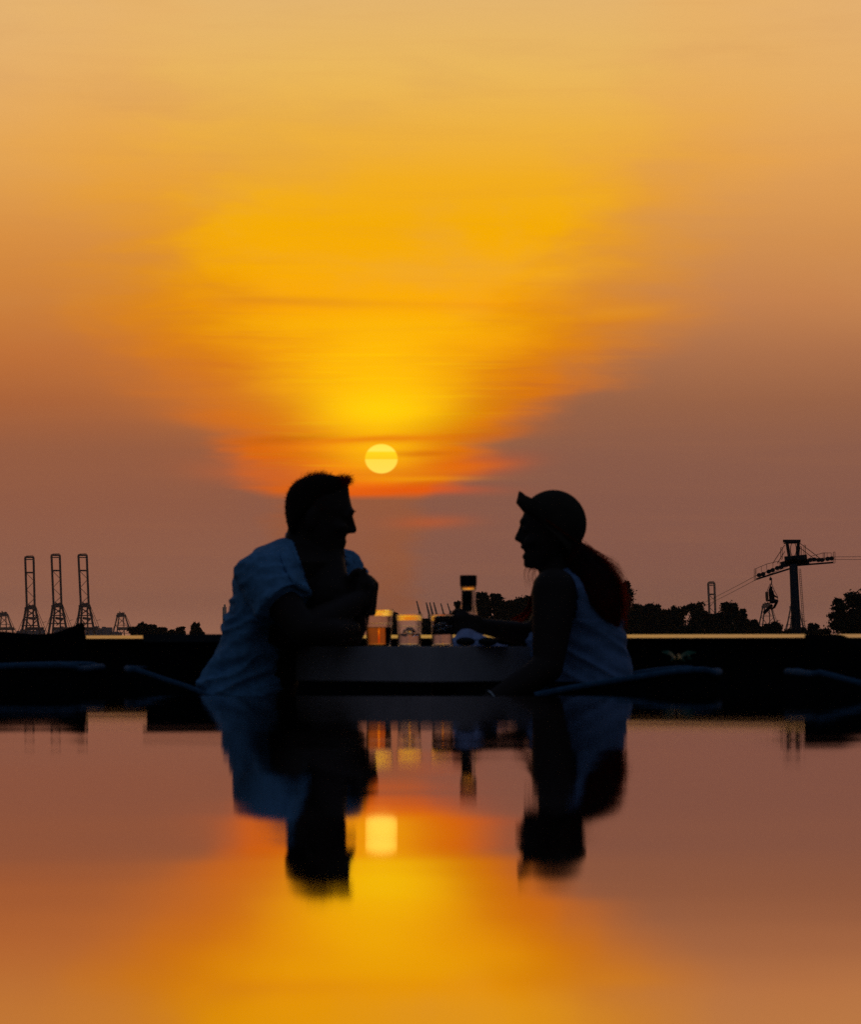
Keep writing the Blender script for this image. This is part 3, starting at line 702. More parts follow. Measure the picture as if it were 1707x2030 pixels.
# ================================================================== TERRACE FURNITURE
D0 = 9.7
def J(px, py, dy=0.0): return P(px, py, D0 + dy)
def smoothpath(pts, n=6): return crv(pts, n)
def tub_chair(near, ddepth, label, gname, facing):
    """near: pixel path of the near arm, front end first, up to the back corner; facing +1 right / -1 left"""
    d = near[0][2]
    pn = [P(x, y, dd) for x, y, dd in near]
    far = [Vector((q.x, q.y + ddepth, q.z)) for q in pn]
    back = pn[-1].lerp(far[-1], 0.5) + Vector((-0.03 * facing, 0, 0.004))
    path = crv(pn + [back] + far[::-1], 8)
    base = Vector(((pn[0].x + pn[-1].x) / 2, d + ddepth / 2, GZ))
    t = thing('rope_chair', base, label, 'chair', gname)
    fine = crv(path[::3], 14); bm = bmesh.new(); tube(bm, fine, [0.0082 + 0.0009 * math.sin(i * 2.1) for i in range(len(fine))], 10); part('rim', bm, M_['rope'], t, True)
    # woven shell under the rim, each cord joined
    bm = bmesh.new(); seatz = GZ + 0.44; prev = None
    for q in path:
        a_ = bm.verts.new(q + Vector((0, 0, -0.004)))
        cx, cy = base.x, base.y
        b_ = bm.verts.new(Vector((cx + (q.x - cx) * 0.86, cy + (q.y - cy) * 0.86, seatz)))
        if prev: bm.faces.new((prev[0], prev[1], b_, a_))
        prev = (a_, b_)
    o = part('woven_shell', bm, M_['shell'], t, True)
    so_ = o.modifiers.new('thick', 'SOLIDIFY'); so_.thickness = 0.012
    hx = abs(pn[0].x - pn[-1].x) / 2 * 0.88; hy = ddepth / 2 * 0.9
    bm = bmesh.new(); add_box(bm, (base.x, base.y, seatz + 0.03), (hx * 2, hy * 2, 0.08)); bmesh.ops.bevel(bm, geom=bm.edges[:], offset=0.02, segments=3, affect='EDGES'); part('seat_cushion', bm, M_['cushion'], t, True)
    bm = bmesh.new(); add_box(bm, (base.x, base.y, seatz - 0.025), (hx * 2, hy * 2, 0.03)); part('seat_frame', bm, M_['metal'], t)
    for sx_ in (-1, 1):
        for sy_ in (-1, 1):
            bm = bmesh.new(); beam(bm, (base.x + sx_ * hx * 0.9, base.y + sy_ * hy * 0.85, seatz - 0.03), (base.x + sx_ * hx, base.y + sy_ * hy, GZ), 0.03); part('leg', bm, M_['metal'], t)
gch = 'tub chairs with pale rope rims on the terrace'
tub_chair([(500, 1432, 9.42), (440, 1396, 9.42), (385, 1367, 9.42), (320, 1345, 9.42), (272, 1329, 9.42), (259, 1329, 9.47)], 0.52, 'rope-rimmed tub chair that the man sits in, its rim sloping down to him', gch, 1)
tub_chair([(1060, 1378, 8.95), (1130, 1364, 8.95), (1200, 1352, 8.95), (1270, 1341, 8.95), (1340, 1331, 8.95), (1395, 1328, 8.97), (1418, 1335, 9.02)], 0.55, 'rope-rimmed tub chair that the woman sits in, its arm rising behind her', gch, -1)
tub_chair([(-200, 1330, 9.2), (-90, 1325, 9.2), (-10, 1321, 9.2), (70, 1319, 9.2), (138, 1320, 9.22), (158, 1326, 9.3)], 0.55, 'empty rope-rimmed tub chair at the left edge with a level arm', gch, -1)
tub_chair([(1890, 1420, 7.86), (1815, 1392, 7.86), (1745, 1366, 7.86), (1675, 1347, 7.86), (1628, 1335, 7.86), (1611, 1337, 7.9)], 0.46, 'empty rope-rimmed tub chair at the right edge sloping down out of view', gch, 1)

# daybed with an upswept end, left edge
def profile_block(name, prof, d, depth, zbot, label, cat):
    pts = [P(x, y, d) for x, y in prof]
    t = thing(name, Vector((sum(p.x for p in pts) / len(pts), d + depth / 2, GZ)), label, cat)
    c = crv(pts[:-1], 6)
    bm = bmesh.new(); rings = []
    for yy, ins in ((d, 0.012), (d + 0.012, 0.0), (d + depth - 0.012, 0.0), (d + depth, 0.012)):
        r = [bm.verts.new((q.x, yy, q.z - ins)) for q in c] + [bm.verts.new((c[-1].x, yy, zbot)), bm.verts.new((c[0].x, yy, zbot))]
        rings.append(r)
    bridge(bm, rings)
    bmesh.ops.recalc_face_normals(bm, faces=bm.faces)
    part('padded_back', bm, M_['cushion'], t)
    x0, x1 = c[0].x, c[-1].x; zz = zbot - 0.004; depth = 0.55
    bm = bmesh.new(); add_box(bm, ((x0 + x1) / 2, d + depth / 2, (zz + GZ + 0.12) / 2), (abs(x1 - x0) * 0.98, depth * 0.96, zz - GZ - 0.12)); part('base_frame', bm, M_['shell'], t)
    for xx in (x0 + 0.05 * (1 if x1 > x0 else -1), x1 - 0.05 * (1 if x1 > x0 else -1)):
        for yy in (d + 0.05, d + depth - 0.05):
            bm = bmesh.new(); add_box(bm, (xx, yy, GZ + 0.06), (0.05, 0.05, 0.12)); part('leg', bm, M_['metal'], t)
    return t
profile_block('daybed', [(-260, 1246), (-120, 1246), (-20, 1250), (30, 1254), (70, 1257), (105, 1254), (135, 1245), (158, 1235), (163, 1237), (167, 1262), (167, 1300)], 10.9, 0.07, -0.2, 'dark daybed at the left edge whose back sweeps up to a point', 'daybed')
profile_block('lounge_sofa', [(1601, 1285), (1600.5, 1262), (1602, 1257), (1625, 1256.5), (1655, 1257), (1672, 1259), (1690, 1266), (1730, 1276), (1800, 1280), (1860, 1282), (1860, 1300)], 8.5, 0.06, -0.2, 'dark low sofa at the right edge hiding a piece of the bright coping', 'sofa')
# planter behind the man
t = thing('planter', Vector((P(375, 1280, 9.9).x, 10.1, GZ)), 'long dark planter box behind the tub chair of the man', 'planter')
x0, x1 = P(283.5, 0, 9.9).x, P(560, 0, 9.9).x; zt2 = P(0, 1257.6, 9.9).z
bm = bmesh.new(); add_box(bm, ((x0 + x1) / 2, 10.08, (GZ + 0.04 + zt2 - 0.02) / 2), (x1 - x0 - 0.02, 0.34, zt2 - 0.02 - GZ - 0.04)); part('box', bm, M_['cushion'], t)
bm = bmesh.new()
for yy in (9.91, 10.25): add_box(bm, ((x0 + x1) / 2, yy, zt2 - 0.01), (x1 - x0, 0.03, 0.022))
for xx in (x0 + 0.015, x1 - 0.015): add_box(bm, (xx, 10.08, zt2 - 0.01), (0.03, 0.308, 0.0215))
part('top_frame', bm, M_['metal'], t)
bm = bmesh.new(); add_box(bm, ((x0 + x1) / 2, 10.08, zt2 - 0.017), (x1 - x0 - 0.05, 0.30, 0.012)); part('soil', bm, M_['bark'], t)
# broad-leaved plant in front of the wall
pb = Vector((P(1345, 1280, 10.3).x, 10.3, GZ))
t = thing('potted_plant', pb, 'low plant with spreading green leaves before the wall right of the woman', 'plant')
bm = bmesh.new(); lathe(bm, [(0.10, 0), (0.13, 0.05), (0.15, 0.26), (0.16, 0.30), (0.14, 0.30)], pb, 20); part('pot', bm, M_['shell'], t, True)
rnd = random.Random(5)
bm = bmesh.new(); tube(bm, [pb + Vector((0, 0, 0.28)), pb + Vector((0.01, 0, 0.5)), P(1341, 1308, 10.3)], [0.012, 0.01, 0.006], 6); part('stem', bm, M_['bark'], t)
root = P(1342, 1307, 10.3)
for (ex, ey, dy) in ((1312, 1292, -.05), (1322, 1296, .05), (1380, 1293, -.04), (1368, 1299, .06), (1330, 1310, -.1), (1358, 1311, -.1), (1345, 1300, -.14), (1350, 1304, .1), (1372, 1306, -.02)):
    e = P(ex, ey, 10.3 + dy); md = root.lerp(e, 0.5) + Vector((0, 0, 0.012)); bm = bmesh.new()
    pts = crv([root, md, e], 5); pr = None
    for i, q in enumerate(pts):
        f = i / (len(pts) - 1); wd = 0.011 * math.sin(math.pi * min(1, f * 0.9 + 0.08)) + 0.0008
        a_ = bm.verts.new(q + Vector((0, wd, -wd * 0.9))); c_ = bm.verts.new(q + Vector((0, 0, 0.002))); b_ = bm.verts.new(q + Vector((0, -wd, -wd * 0.9)))
        if pr: bm.faces.new((pr[0], pr[1], c_, a_)); bm.faces.new((pr[1], pr[2], b_, c_))
        pr = (a_, c_, b_)
    part('leaf', bm, M_['green'], t, True)

# ---- table, standing corner-on to the lens
TC = P(856, 1281, 9.30); TT = 0.1075     # near corner, top height
th_ = math.radians(50); side_ = 0.597
vL = Vector((-math.cos(th_), math.sin(th_), 0)) * side_; vR = Vector((math.sin(th_), math.cos(th_), 0)) * side_
c0 = Vector((TC.x, TC.y, 0)); mid = c0 + (vL + vR) / 2
vL = vL * 1.0
t = thing('cafe_table', Vector((mid.x, mid.y, GZ)), 'square pale table between the man and woman, standing corner-on with deep apron', 'table')
bm = bmesh.new()
z1, z0 = TT, TT - 0.094
vs = [c0, c0 + vR, c0 + vR + vL, c0 + vL]
a_ = [bm.verts.new((q.x, q.y, z0)) for q in vs]; b_ = [bm.verts.new((q.x, q.y, z1)) for q in vs]
bridge(bm, [a_, b_]); bmesh.ops.recalc_face_normals(bm, faces=bm.faces)
bmesh.ops.bevel(bm, geom=bm.edges[:], offset=0.0025, segments=2, affect='EDGES')
part('tabletop', bm, M_['table'], t)
bm = bmesh.new(); lathe(bm, [(0.035, 0.02), (0.035, z0 - GZ)], (mid.x, mid.y, GZ), 20); part('pedestal', bm, M_['metal'], t, True)
bm = bmesh.new(); lathe(bm, [(0.25, 0), (0.25, 0.012), (0.05, 0.03)], (mid.x, mid.y, GZ), 32); part('base', bm, M_['metal'], t, True)
bm = bmesh.new(); add_box(bm, (mid.x, mid.y, z0 - 0.008), (0.3, 0.3, 0.014)); part('mount_plate', bm, M_['metal'], t)

# ---- drinks
def cup(px, hwt, hwb, ytop, d, liquid, ylevel, label, lm):
    c = P(px, 1281, d); k = d / FPX; h = (1281 - ytop) * k; rt, rb = hwt * k, hwb * k
    base = Vector((c.x, d, TT + 0.0005))
    t = thing('plastic_cup', base, label, 'cup', 'plastic cups on the table')
    tw = 0.0007; bm = bmesh.new()
    prof = [(0.001, 0.003), (rb * 0.9, 0.003), (rb, 0.0), (rb + (rt - rb) * 0.02, h * 0.02), (rb + (rt - rb) * 0.5, h * 0.5), (rb + (rt - rb) * 0.82, h * 0.82), (rb + (rt - rb) * 0.84, h * 0.84), (rt, h - 0.004), (rt + 0.002, h - 0.0035), (rt + 0.0026, h - 0.0015), (rt + 0.002, h), (rt - tw, h),
            (rt - tw, h - 0.006), (rb + (rt - rb) * 0.84 - tw, h * 0.84), (rb + (rt - rb) * 0.82 - tw, h * 0.82), (rb + (rt - rb) * 0.5 - tw, h * 0.5), (rb + (rt - rb) * 0.02 - tw, h * 0.03), (rb - tw, 0.004), (0.001, 0.004)]
    lathe(bm, prof, base, 56, True); part('cup_wall', bm, M_['plastic'], t)
    # prism band added to bend bright sky into the lip, then a moulded ring
    bm = bmesh.new(); za, zb_ = h - 0.0170, h - 0.0045; ra = rb + (rt - rb) * za / h + 0.0004; rc = rb + (rt - rb) * zb_ / h + 0.0004
    lathe(bm, [(ra, za), (ra + 0.0006, za), (rc + 0.0014, zb_), (rc, zb_), (ra, za)], base, 56, False); part('lip_prism', bm, M_['lip'], t)
    for f in (0.62,):
        bm = bmesh.new(); rr = rb + (rt - rb) * f + 0.0006
        tube(bm, [Vector((base.x + rr * math.cos(q), base.y + rr * math.sin(q), base.z + h * f)) for q in [i * math.pi / 18 for i in range(36)]], 0.0007, 6, closed=True); part('moulded_ring', bm, M_['plastic'], t, True)
    lv = (1281 - ylevel) * k; rl = rb + (rt - rb) * lv / h - tw - 0.0006
    bm = bmesh.new(); f_ = lambda z: rb + (rt - rb) * z / h - tw - 0.0006
    lathe(bm, [(f_(0.005) - 0.001, 0.0048), (f_(0.0055), 0.0055), (f_(0.007), 0.007), (f_(lv * 0.5), lv * 0.5), (f_(lv - 0.003), lv - 0.003), (f_(lv) , lv - 0.0012), (f_(lv) - 0.0004, lv)], base, 36)
    part('drink', bm, lm, t, True)
    return t, base, rt, h
t1, b1, _, _ = cup(751, 28, 23.5, 1208.5, 9.62, True, 1243, 'first clear cup, filled with amber beer beside the elbow of the man', M_['beer'])
t2, b2, _, _ = cup(811.5, 25.0, 22.5, 1217.5, 9.60, True, 1256, 'middle clear cup half full of pale iced drink', M_['water_drink'])
t3, b3, _, _ = cup(877, 22.5, 20.3, 1218, 9.62, True, 1240, 'third clear cup, filled with pale drink and held by the woman', M_['water_drink'])
for (tt, bb, zz) in ((t2, b2, 0.036), (t3, b3, 0.05)):
    for i in range(4):
        bm = bmesh.new(); a = i * 1.7
        add_box(bm, bb + Vector((0.011 * math.cos(a), 0.011 * math.sin(a), zz + (i % 2) * 0.006)), (0.015, 0.015, 0.015), Matrix.Rotation(a * 1.3, 3, 'X') @ Matrix.Rotation(a, 3, 'Z'))
        bmesh.ops.bevel(bm, geom=bm.edges[:], offset=0.002, segments=1, affect='EDGES'); part('ice_cube', bm, M_['ice'], tt, True)
# bottle with black cap
d = 9.72; k = d / FPX; base = Vector((P(928.5, 0, d).x, d, TT + 0.0005))
t = thing('glass_bottle', base, 'tall slim clear glass bottle with a wide black cap behind the hand of the woman', 'bottle')
H = lambda y: (1281 - y) * k
bm = bmesh.new(); lathe(bm, [(0.001, 0.002), (17 * k, 0), (19.5 * k, 0.004), (20 * k, H(1232)), (17.5 * k, H(1215)), (14.5 * k, H(1200)), (14.5 * k, H(1170)), (13.4 * k, H(1170)), (13.4 * k, H(1200)), (16.3 * k, H(1216)), (18.8 * k, H(1233)), (18.3 * k, 0.006), (0.001, 0.006)], base, 48)
part('bottle_glass', bm, M_['glass'], t)
bm = bmesh.new(); lathe(bm, [(14.8 * k, H(1169.5)), (15.0 * k, H(1169)), (15.9 * k, H(1162.6)), (15.8 * k, H(1162.3))], base, 32); part('neck_prism', bm, M_['amber'], t, True)  # tinted prism ring, added to show the sky glow under the cap
bm = bmesh.new(); lathe(bm, [(16.4 * k, H(1162)), (16.9 * k, H(1160)), (16.9 * k, H(1141.5)), (16.2 * k, H(1140.5))], base, 32); part('bottle_cap', bm, M_['cap'], t)
bm = bmesh.new(); lathe(bm, [(9 * k, H(1213)), (10 * k, H(1205)), (10.4 * k, H(1180)), (10.4 * k, H(1171))], base + Vector((-2.6 * k, 0, 0)), 24); part('grinder_insert', bm, M_['cap'], t, True)
# crumpled napkin
rnd = random.Random(3)
base = Vector((P(945, 0, 9.5).x, 9.5, TT + 0.0005))
bm = bmesh.new(); nx, ny = 40, 18; g_ = []
for i in range(nx + 1):
    row = []
    for j in range(ny + 1):
        fx, fy = i / nx, j / ny; px_ = 898 + 108 * fx; env = max(0.0, math.sin(math.pi * min(1, fy * 1.0))) ** 0.6
        hh = (0.040 * math.exp(-((fx - 0.22) / 0.22) ** 2) + 0.022 * math.exp(-((fx - 0.55) / 0.22) ** 2) + 0.006 * (1 - fx)) * env
        hh += env * 0.005 * noise.noise(Vector((fx * 9, fy * 5, 2.0))) 
        row.append(bm.verts.new((P(px_, 0, 9.5).x + 0.004 * noise.noise(Vector((fy * 7, fx * 4, 0))), 9.40 + 0.16 * fy + 0.01 * noise.noise(Vector((fx * 6, 3, fy))), TT + 0.001 + max(0, hh))))
    g_.append(row)
for i in range(nx):
    for j in range(ny): bm.faces.new((g_[i][j], g_[i + 1][j], g_[i + 1][j + 1], g_[i][j + 1]))
me = bpy.data.meshes.new('napkin'); bmesh.ops.translate(bm, vec=-base, verts=bm.verts); bm.to_mesh(me); bm.free()
o = link('napkin', me, M_['napkin'], None, True, label='crumpled pale napkin on the table under the forearm of the woman', category='napkin'); o.location = base
# sunglasses lying in front of the napkin
base = Vector((P(945, 0, 9.38).x, 9.385, TT + 0.001))
t = thing('sunglasses', base, 'dark sunglasses lying on the table in front of the napkin', 'sunglasses')
for cx in (923, 967):
    c = P(cx, 0, 9.385); c.z = TT + 0.0125
    bm = bmesh.new(); ellipsoid(bm, c, (0.024, 0.003, 0.0095), seg=16); part('lens', bm, M_['lens'], t, True)
    bm = bmesh.new(); tube(bm, [Vector((c.x + 0.0245 * math.cos(q), c.y - 0.001, c.z + 0.0105 * math.sin(q))) for q in [i * math.pi / 12 for i in range(24)]], 0.0012, 6, closed=True); part('rim', bm, M_['cap'], t, True)
    s = -1 if cx < 945 else 1
    bm = bmesh.new(); beam(bm, Vector((c.x + s * 0.0245, c.y, c.z + 0.003)), Vector((c.x + s * 0.014, c.y + 0.11, TT + 0.004)), 0.002, 0.003); part('temple', bm, M_['cap'], t)
bm = bmesh.new(); tube(bm, crv([Vector((P(937, 0, 9.385).x, 9.384, TT + 0.014)), Vector((P(945, 0, 9.385).x, 9.383, TT + 0.018)), Vector((P(952, 0, 9.385).x, 9.384, TT + 0.014))], 4), 0.0013, 6); part('bridge', bm, M_['cap'], t, True)

# ================================================================== MAN
def hand(bm, wrist, palm_dir, up, side, size=1.0, curl=(1.2, 1.25, 1.3, 1.35), thumb='along'):
    """palm + four curled fingers + thumb. palm_dir: wrist->knuckles; up: back of hand normal; side: towards thumb"""
    f = Vector(palm_dir).normalized(); b_ = Vector(up).normalized(); s = Vector(side).normalized()
    pl = 0.095 * size
    for q in (-0.028, -0.010, 0.010, 0.028):
        limb(bm, [wrist + s * q * 0.75 * size, wrist + f * pl * (0.96 if abs(q) > 0.02 else 1.0) + s * q * size], [0.015 * size, 0.012 * size], 10, 3)
    lens_ = ((0.040, 0.024, 0.018), (0.045, 0.028, 0.019), (0.042, 0.026, 0.018), (0.033, 0.019, 0.016))
    for i, q in enumerate((0.030, 0.010, -0.011, -0.031)):
        p = wrist + f * pl + s * q * size; ang = 0.0; pts = [p - f * 0.02 * size, p]; rr = [0.0095 * size, 0.0098 * size]
        for j in range(3):
            ang += curl[i] * (0.9 if j == 0 else 1.0 if j == 1 else 0.6)
            dd = f * math.cos(ang) - b_ * math.sin(ang)
            p = p + dd * lens_[i][j] * size; pts.append(p); rr.append((0.0090, 0.0082, 0.0070)[j] * size)
        limb(bm, pts, rr, 10, 2)
    tb = wrist + f * 0.030 * size + s * 0.026 * size
    if thumb == 'none': return
    if thumb == 'fold': d1, d2 = (s * 0.9 + f * 0.15 - b_ * 0.4), (f * 0.1 - b_ * 0.9 - s * 0.2)
    else: d1, d2 = (s * 0.7 + f * 0.8 - b_ * 0.3), (f * 0.9 - b_ * 0.55 - s * 0.1)
    p1 = tb + d1.normalized() * 0.042 * size; p2 = p1 + d2.normalized() * 0.032 * size
    limb(bm, [tb, p1, p2], [0.0125 * size, 0.0105 * size, 0.0085 * size], 10, 3)

man = thing('person', Vector((J(470, 0).x, 9.72, GZ)), 'man in pale blue short-sleeved shirt leaning on the table with clasped hands, facing the woman', 'person')
bm = bmesh.new()
# head
rows = [(943, 615, 668, 0.022), (948, 600, 682, 0.045), (956, 586, 690, 0.058), (968, 576, 692, 0.068), (982, 570, 693, 0.074), (996, 567, 696, 0.077), (1008, 566.5, 699, 0.077), (1015, 567, 700, 0.076),
        (1021, 567, 694, 0.075), (1030, 568, 693, 0.074), (1040, 570, 692, 0.073), (1050, 573, 690, 0.071), (1060, 576, 688, 0.069), (1070, 580, 684, 0.066), (1080, 585, 682, 0.063), (1090, 592, 681.5, 0.058), (1100, 604, 681, 0.052), (1108, 620, 675, 0.042), (1115, 636, 664, 0.026)]
loft_rows(bm, rows, 9.72, 32, 0.35, 1)
hd = 9.72
limb(bm, [P(694, 1018, hd), P(699, 1040, hd), P(701.5, 1051, hd)], [0.0065, 0.0085, 0.0095], 10, 4)       # nose
ellipsoid(bm, P(697, 1052.5, hd), (0.014, 0.016, 0.0075))
ellipsoid(bm, P(698, 1014, hd), (0.0085, 0.042, 0.0065))            # brow
ellipsoid(bm, P(681, 1073, hd), (0.0095, 0.026, 0.0055)); ellipsoid(bm, P(680, 1081, hd), (0.0085, 0.024, 0.0055))  # lips
ellipsoid(bm, P(676, 1097, hd), (0.012, 0.022, 0.016))              # chin
for s in (-1, 1):
    ellipsoid(bm, P(686, 1024, hd) + Vector((0, s * 0.031, 0)), (0.011, 0.012, 0.009))   # eye
    ellipsoid(bm, P(617, 1032, hd) + Vector((0, s * 0.078, 0)), (0.017, 0.009, 0.031), Matrix.Rotation(0.2, 3, 'Y'))   # ear
    ellipsoid(bm, P(675, 1046, hd) + Vector((0, s * 0.045, 0)), (0.022, 0.018, 0.016))   # cheek
# neck and torso
limb(bm, [P(612, 1060, hd), P(592, 1130, 9.72)], [0.060, 0.066], 18)
limb(bm, [P(650, 1100, hd - 0.0), P(640, 1180, 9.68)], [0.045, 0.08], 18)
trow = [(1475, 425, 585, 0.155), (1420, 412, 568, 0.16), (1360, 420, 590, 0.11), (1300, 450, 589, 0.10), (1285, 452, 590, 0.10), (1277, 454, 690, 0.10), (1240, 462, 694, 0.12), (1190, 467, 655, 0.165), (1150, 478, 660, 0.175), (1115, 490, 682, 0.17), (1095, 524, 670, 0.13), (1082, 555, 650, 0.09)]
loft_rows(bm, trow, 9.74, 32, 0.0, 1, 0.35)
# near (right) arm: shoulder, elbow on the table, hand clasped in front of the mouth
nsh, nel, nwr = J(516, 1135, -0.13), J(600, 1250, -0.24), J(712, 1190, -0.07)
limb(bm, [nsh + Vector((0, 0, -0.008)), nsh.lerp(nel, 0.6), nel], [0.052, 0.050, 0.040], 16, 5)
limb(bm, [nel, nel.lerp(nwr, 0.35), nwr], [0.040, 0.042, 0.029], 16, 5)
limb(bm, [nel, J(655, 1254, -0.20), J(695, 1250, -0.12)], [0.038, 0.038, 0.030], 14, 4)
fsh, fel, fwr = J(682, 1135, 0.20), J(697, 1254, 0.10), J(716, 1190, 0.02)
limb(bm, [fsh, fsh.lerp(fel, 0.6), fel], [0.056, 0.048, 0.036], 16, 5)
limb(bm, [fel, fel.lerp(fwr, 0.35), fwr], [0.036, 0.038, 0.028], 16, 5)
hand(bm, J(722, 1208, -0.05), (0.20, 0.10, 0.98), (0.75, -0.55, 0.0), (-0.2, 0.5, 0.35), 0.84, (1.25, 1.3, 1.3, 1.3), 'none')
hand(bm, J(731, 1206, 0.025), (0.10, -0.12, 0.98), (0.85, 0.4, 0.0), (-0.35, -0.6, 0.3), 0.84, (1.1, 1.2, 1.2, 1.25), 'fold')
limb(bm, [J(708, 1172, -0.045), J(714, 1148, -0.04), J(723, 1128, -0.035)], [0.0115, 0.0092, 0.0072], 10, 3)   # thumb standing up
# legs under the table
for s in (-0.11, 0.11):
    limb(bm, [J(480, 1455, s), J(690, 1462, s * 1.2), P(700, 1500, D0 + s * 1.3) + Vector((0, 0, -0.36)), P(735, 1500, D0 + s * 1.3) + Vector((0, 0, -0.435))], [0.085, 0.062, 0.040, 0.03], 16, 5)
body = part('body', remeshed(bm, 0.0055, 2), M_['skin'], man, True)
# trousers and shoes
bm = bmesh.new()
for s in (-0.11, 0.11):
    limb(bm, [J(470, 1452, s), J(690, 1462, s * 1.2), P(700, 1500, D0 + s * 1.3) + Vector((0, 0, -0.36))], [0.105, 0.074, 0.055], 16, 5)
ellipsoid(bm, J(490, 1452), (0.15, 0.19, 0.11))
part('trousers', remeshed(bm, 0.012, 2), M_['trousers'], man, True)
bm = bmesh.new()
for s in (-0.11, 0.11):
    c = P(735, 1500, D0 + s * 1.3); ellipsoid(bm, Vector((c.x, c.y, GZ + 0.045)), (0.14, 0.05, 0.045))
part('shoes', bm, M_['cap'], man, True)
# shirt
def ridge(v_):
    return 1.0 - 2.2 * abs(noise.noise(v_))
def wr_m(co):
    w1 = Vector((0.02 * noise.noise(co * 12), 0.02 * noise.noise(co * 12 + Vector((5, 0, 0))), 0.02 * noise.noise(co * 12 + Vector((0, 7, 0)))))
    q = co + w1
    a = ridge(Vector((q.x * 5 + q.z * 9, q.y * 4, q.z * 20 - q.x * 9)))
    b2_ = ridge(Vector((q.x * 13 - q.z * 8, q.y * 10, q.z * 40 + q.x * 10 + 3)))
    k_ = 1.0 if co.z > 0.20 else 1.7
    return 0.0085 * k_ * (a - 0.55) + 0.0032 * (b2_ - 0.5)
bm = bmesh.new()
srow = [(1470, 416, 600, 0.17), (1420, 402, 590, 0.175), (1385, 391, 578, 0.175), (1362, 388, 574, 0.17), (1340, 399, 570, 0.165), (1312, 415, 566, 0.16), (1285, 432, 566, 0.16), (1250, 441, 574, 0.165), (1215, 450, 606, 0.175), (1180, 459, 640, 0.18), (1150, 465, 664, 0.19), (1125, 471, 680, 0.19), (1108, 480, 686, 0.18), (1095, 492, 676, 0.155), (1087, 508, 655, 0.125), (1080, 532, 640, 0.095), (1070, 560, 632, 0.06)]
loft_rows(bm, srow, 9.74, 36, 0.0, 1, 0.35)
limb(bm, [nsh + Vector((-0.004, 0, -0.002)), nsh.lerp(nel, 0.30)], [0.067, 0.070], 18, 4)
dd = (nel - nsh).normalized()
def sleeve(bm, a, d_, L, r0, r1):
    q = d_.to_track_quat('Z', 'Y').to_matrix(); ux, uy = q.col[0], q.col[1]
    bridge(bm, [ringv(bm, a + d_ * (L * i / 6), ux * (r0 + (r1 - r0) * i / 6), uy * (r0 + (r1 - r0) * i / 6), 20) for i in range(7)])
sleeve(bm, nsh, dd, 0.13, 0.070, 0.084)
sleeve(bm, fsh, (fel - fsh).normalized(), 0.10, 0.066, 0.066); limb(bm, [fsh, fsh + Vector((0, 0, -0.02))], [0.066, 0.066], 16, 2)
from mathutils.bvhtree import BVHTree
sb = remeshed(bm, 0.0055, 2, wr_m)
bvh = BVHTree.FromBMesh(sb); camp = Vector((0, 0, CAMZ))
def pixel(co): return (co.x / co.y * FPX + 853.5, 1280 - (co.z - CAMZ) / co.y * FPX)
sb.faces.ensure_lookup_table(); kill = []
for f in sb.faces:
    c = f.calc_center_median(); x_, y_ = pixel(c)
    if 1055 < y_ < 1208 and f.normal.y < 0.35 and c.y < 9.86:
        xl = 578 + (y_ - 1065) * 0.36; xr = 688 - max(0, y_ - 1090) * 0.22
        if y_ > 1165: xl += (y_ - 1165) * 1.0; xr -= (y_ - 1165) * 0.6
        if xl < x_ < xr: kill.append(f)
bmesh.ops.delete(sb, geom=kill, context='FACES')
o = part('shirt', sb, M_['shirt'], man, True)
def surf(px_, py, lift=0.004, fallback=9.65):
    d_ = P(px_, py, 1.0) - camp; d_.normalize()
    h = bvh.ray_cast(camp, d_)
    if h[0] is None: return P(px_, py, fallback)
    return h[0] - d_ * lift
def strip(name, pts_a, pts_b, m, t, th=0.003):
    bm = bmesh.new(); pr = None
    n_ = 14
    A_ = crv([Vector((x, 0, y)) for x, y in pts_a], 6); B_ = crv([Vector((x, 0, y)) for x, y in pts_b], 6)
    for p, q in zip(A_, B_):
        row = []
        for j in range(5):
            g_ = p.lerp(q, j / 4); row.append(bm.verts.new(surf(g_.x, g_.z, 0.005 + 0.004 * math.sin(math.pi * j / 4))))
        if pr:
            for j in range(4): bm.faces.new((pr[j], pr[j + 1], row[j + 1], row[j]))
        pr = row
    bmesh.ops.smooth_vert(bm, verts=bm.verts, factor=0.5, use_axis_x=True, use_axis_y=True, use_axis_z=True)
    o = part(name, bm, m, t, True); s_ = o.modifiers.new('thick', 'SOLIDIFY'); s_.thickness = th; s_.offset = 1; return o
strip('collar', [(575, 1084), (583, 1100), (592, 1122), (604, 1148), (613, 1166)], [(556, 1090), (556, 1108), (566, 1132), (586, 1164), (610, 1176)], M_['shirt'], man)
strip('collar', [(684, 1098), (686, 1110), (682, 1130), (676, 1148)], [(692, 1100), (700, 1114), (702, 1136), (694, 1158)], M_['shirt'], man)
# standing collar band round the neck
bm = bmesh.new(); r0_, r1_ = [], []
nc = P(600, 1080, 9.73)
for i in range(25):
    a = math.radians(60 + i * 10); ca, sa = math.cos(a), math.sin(a)
    r0_.append(bm.verts.new(nc + Vector((ca * 0.053, sa * 0.070, -0.012 - 0.02 * ca)))); r1_.append(bm.verts.new(nc + Vector((ca * 0.050 + 0.004, sa * 0.066, 0.018 - 0.016 * ca))))
for i in range(24): bm.faces.new((r0_[i], r0_[i + 1], r1_[i + 1], r1_[i]))
o = part('collar_band', bm, M_['shirt'], man, True); s_ = o.modifiers.new('thick', 'SOLIDIFY'); s_.thickness = 0.006
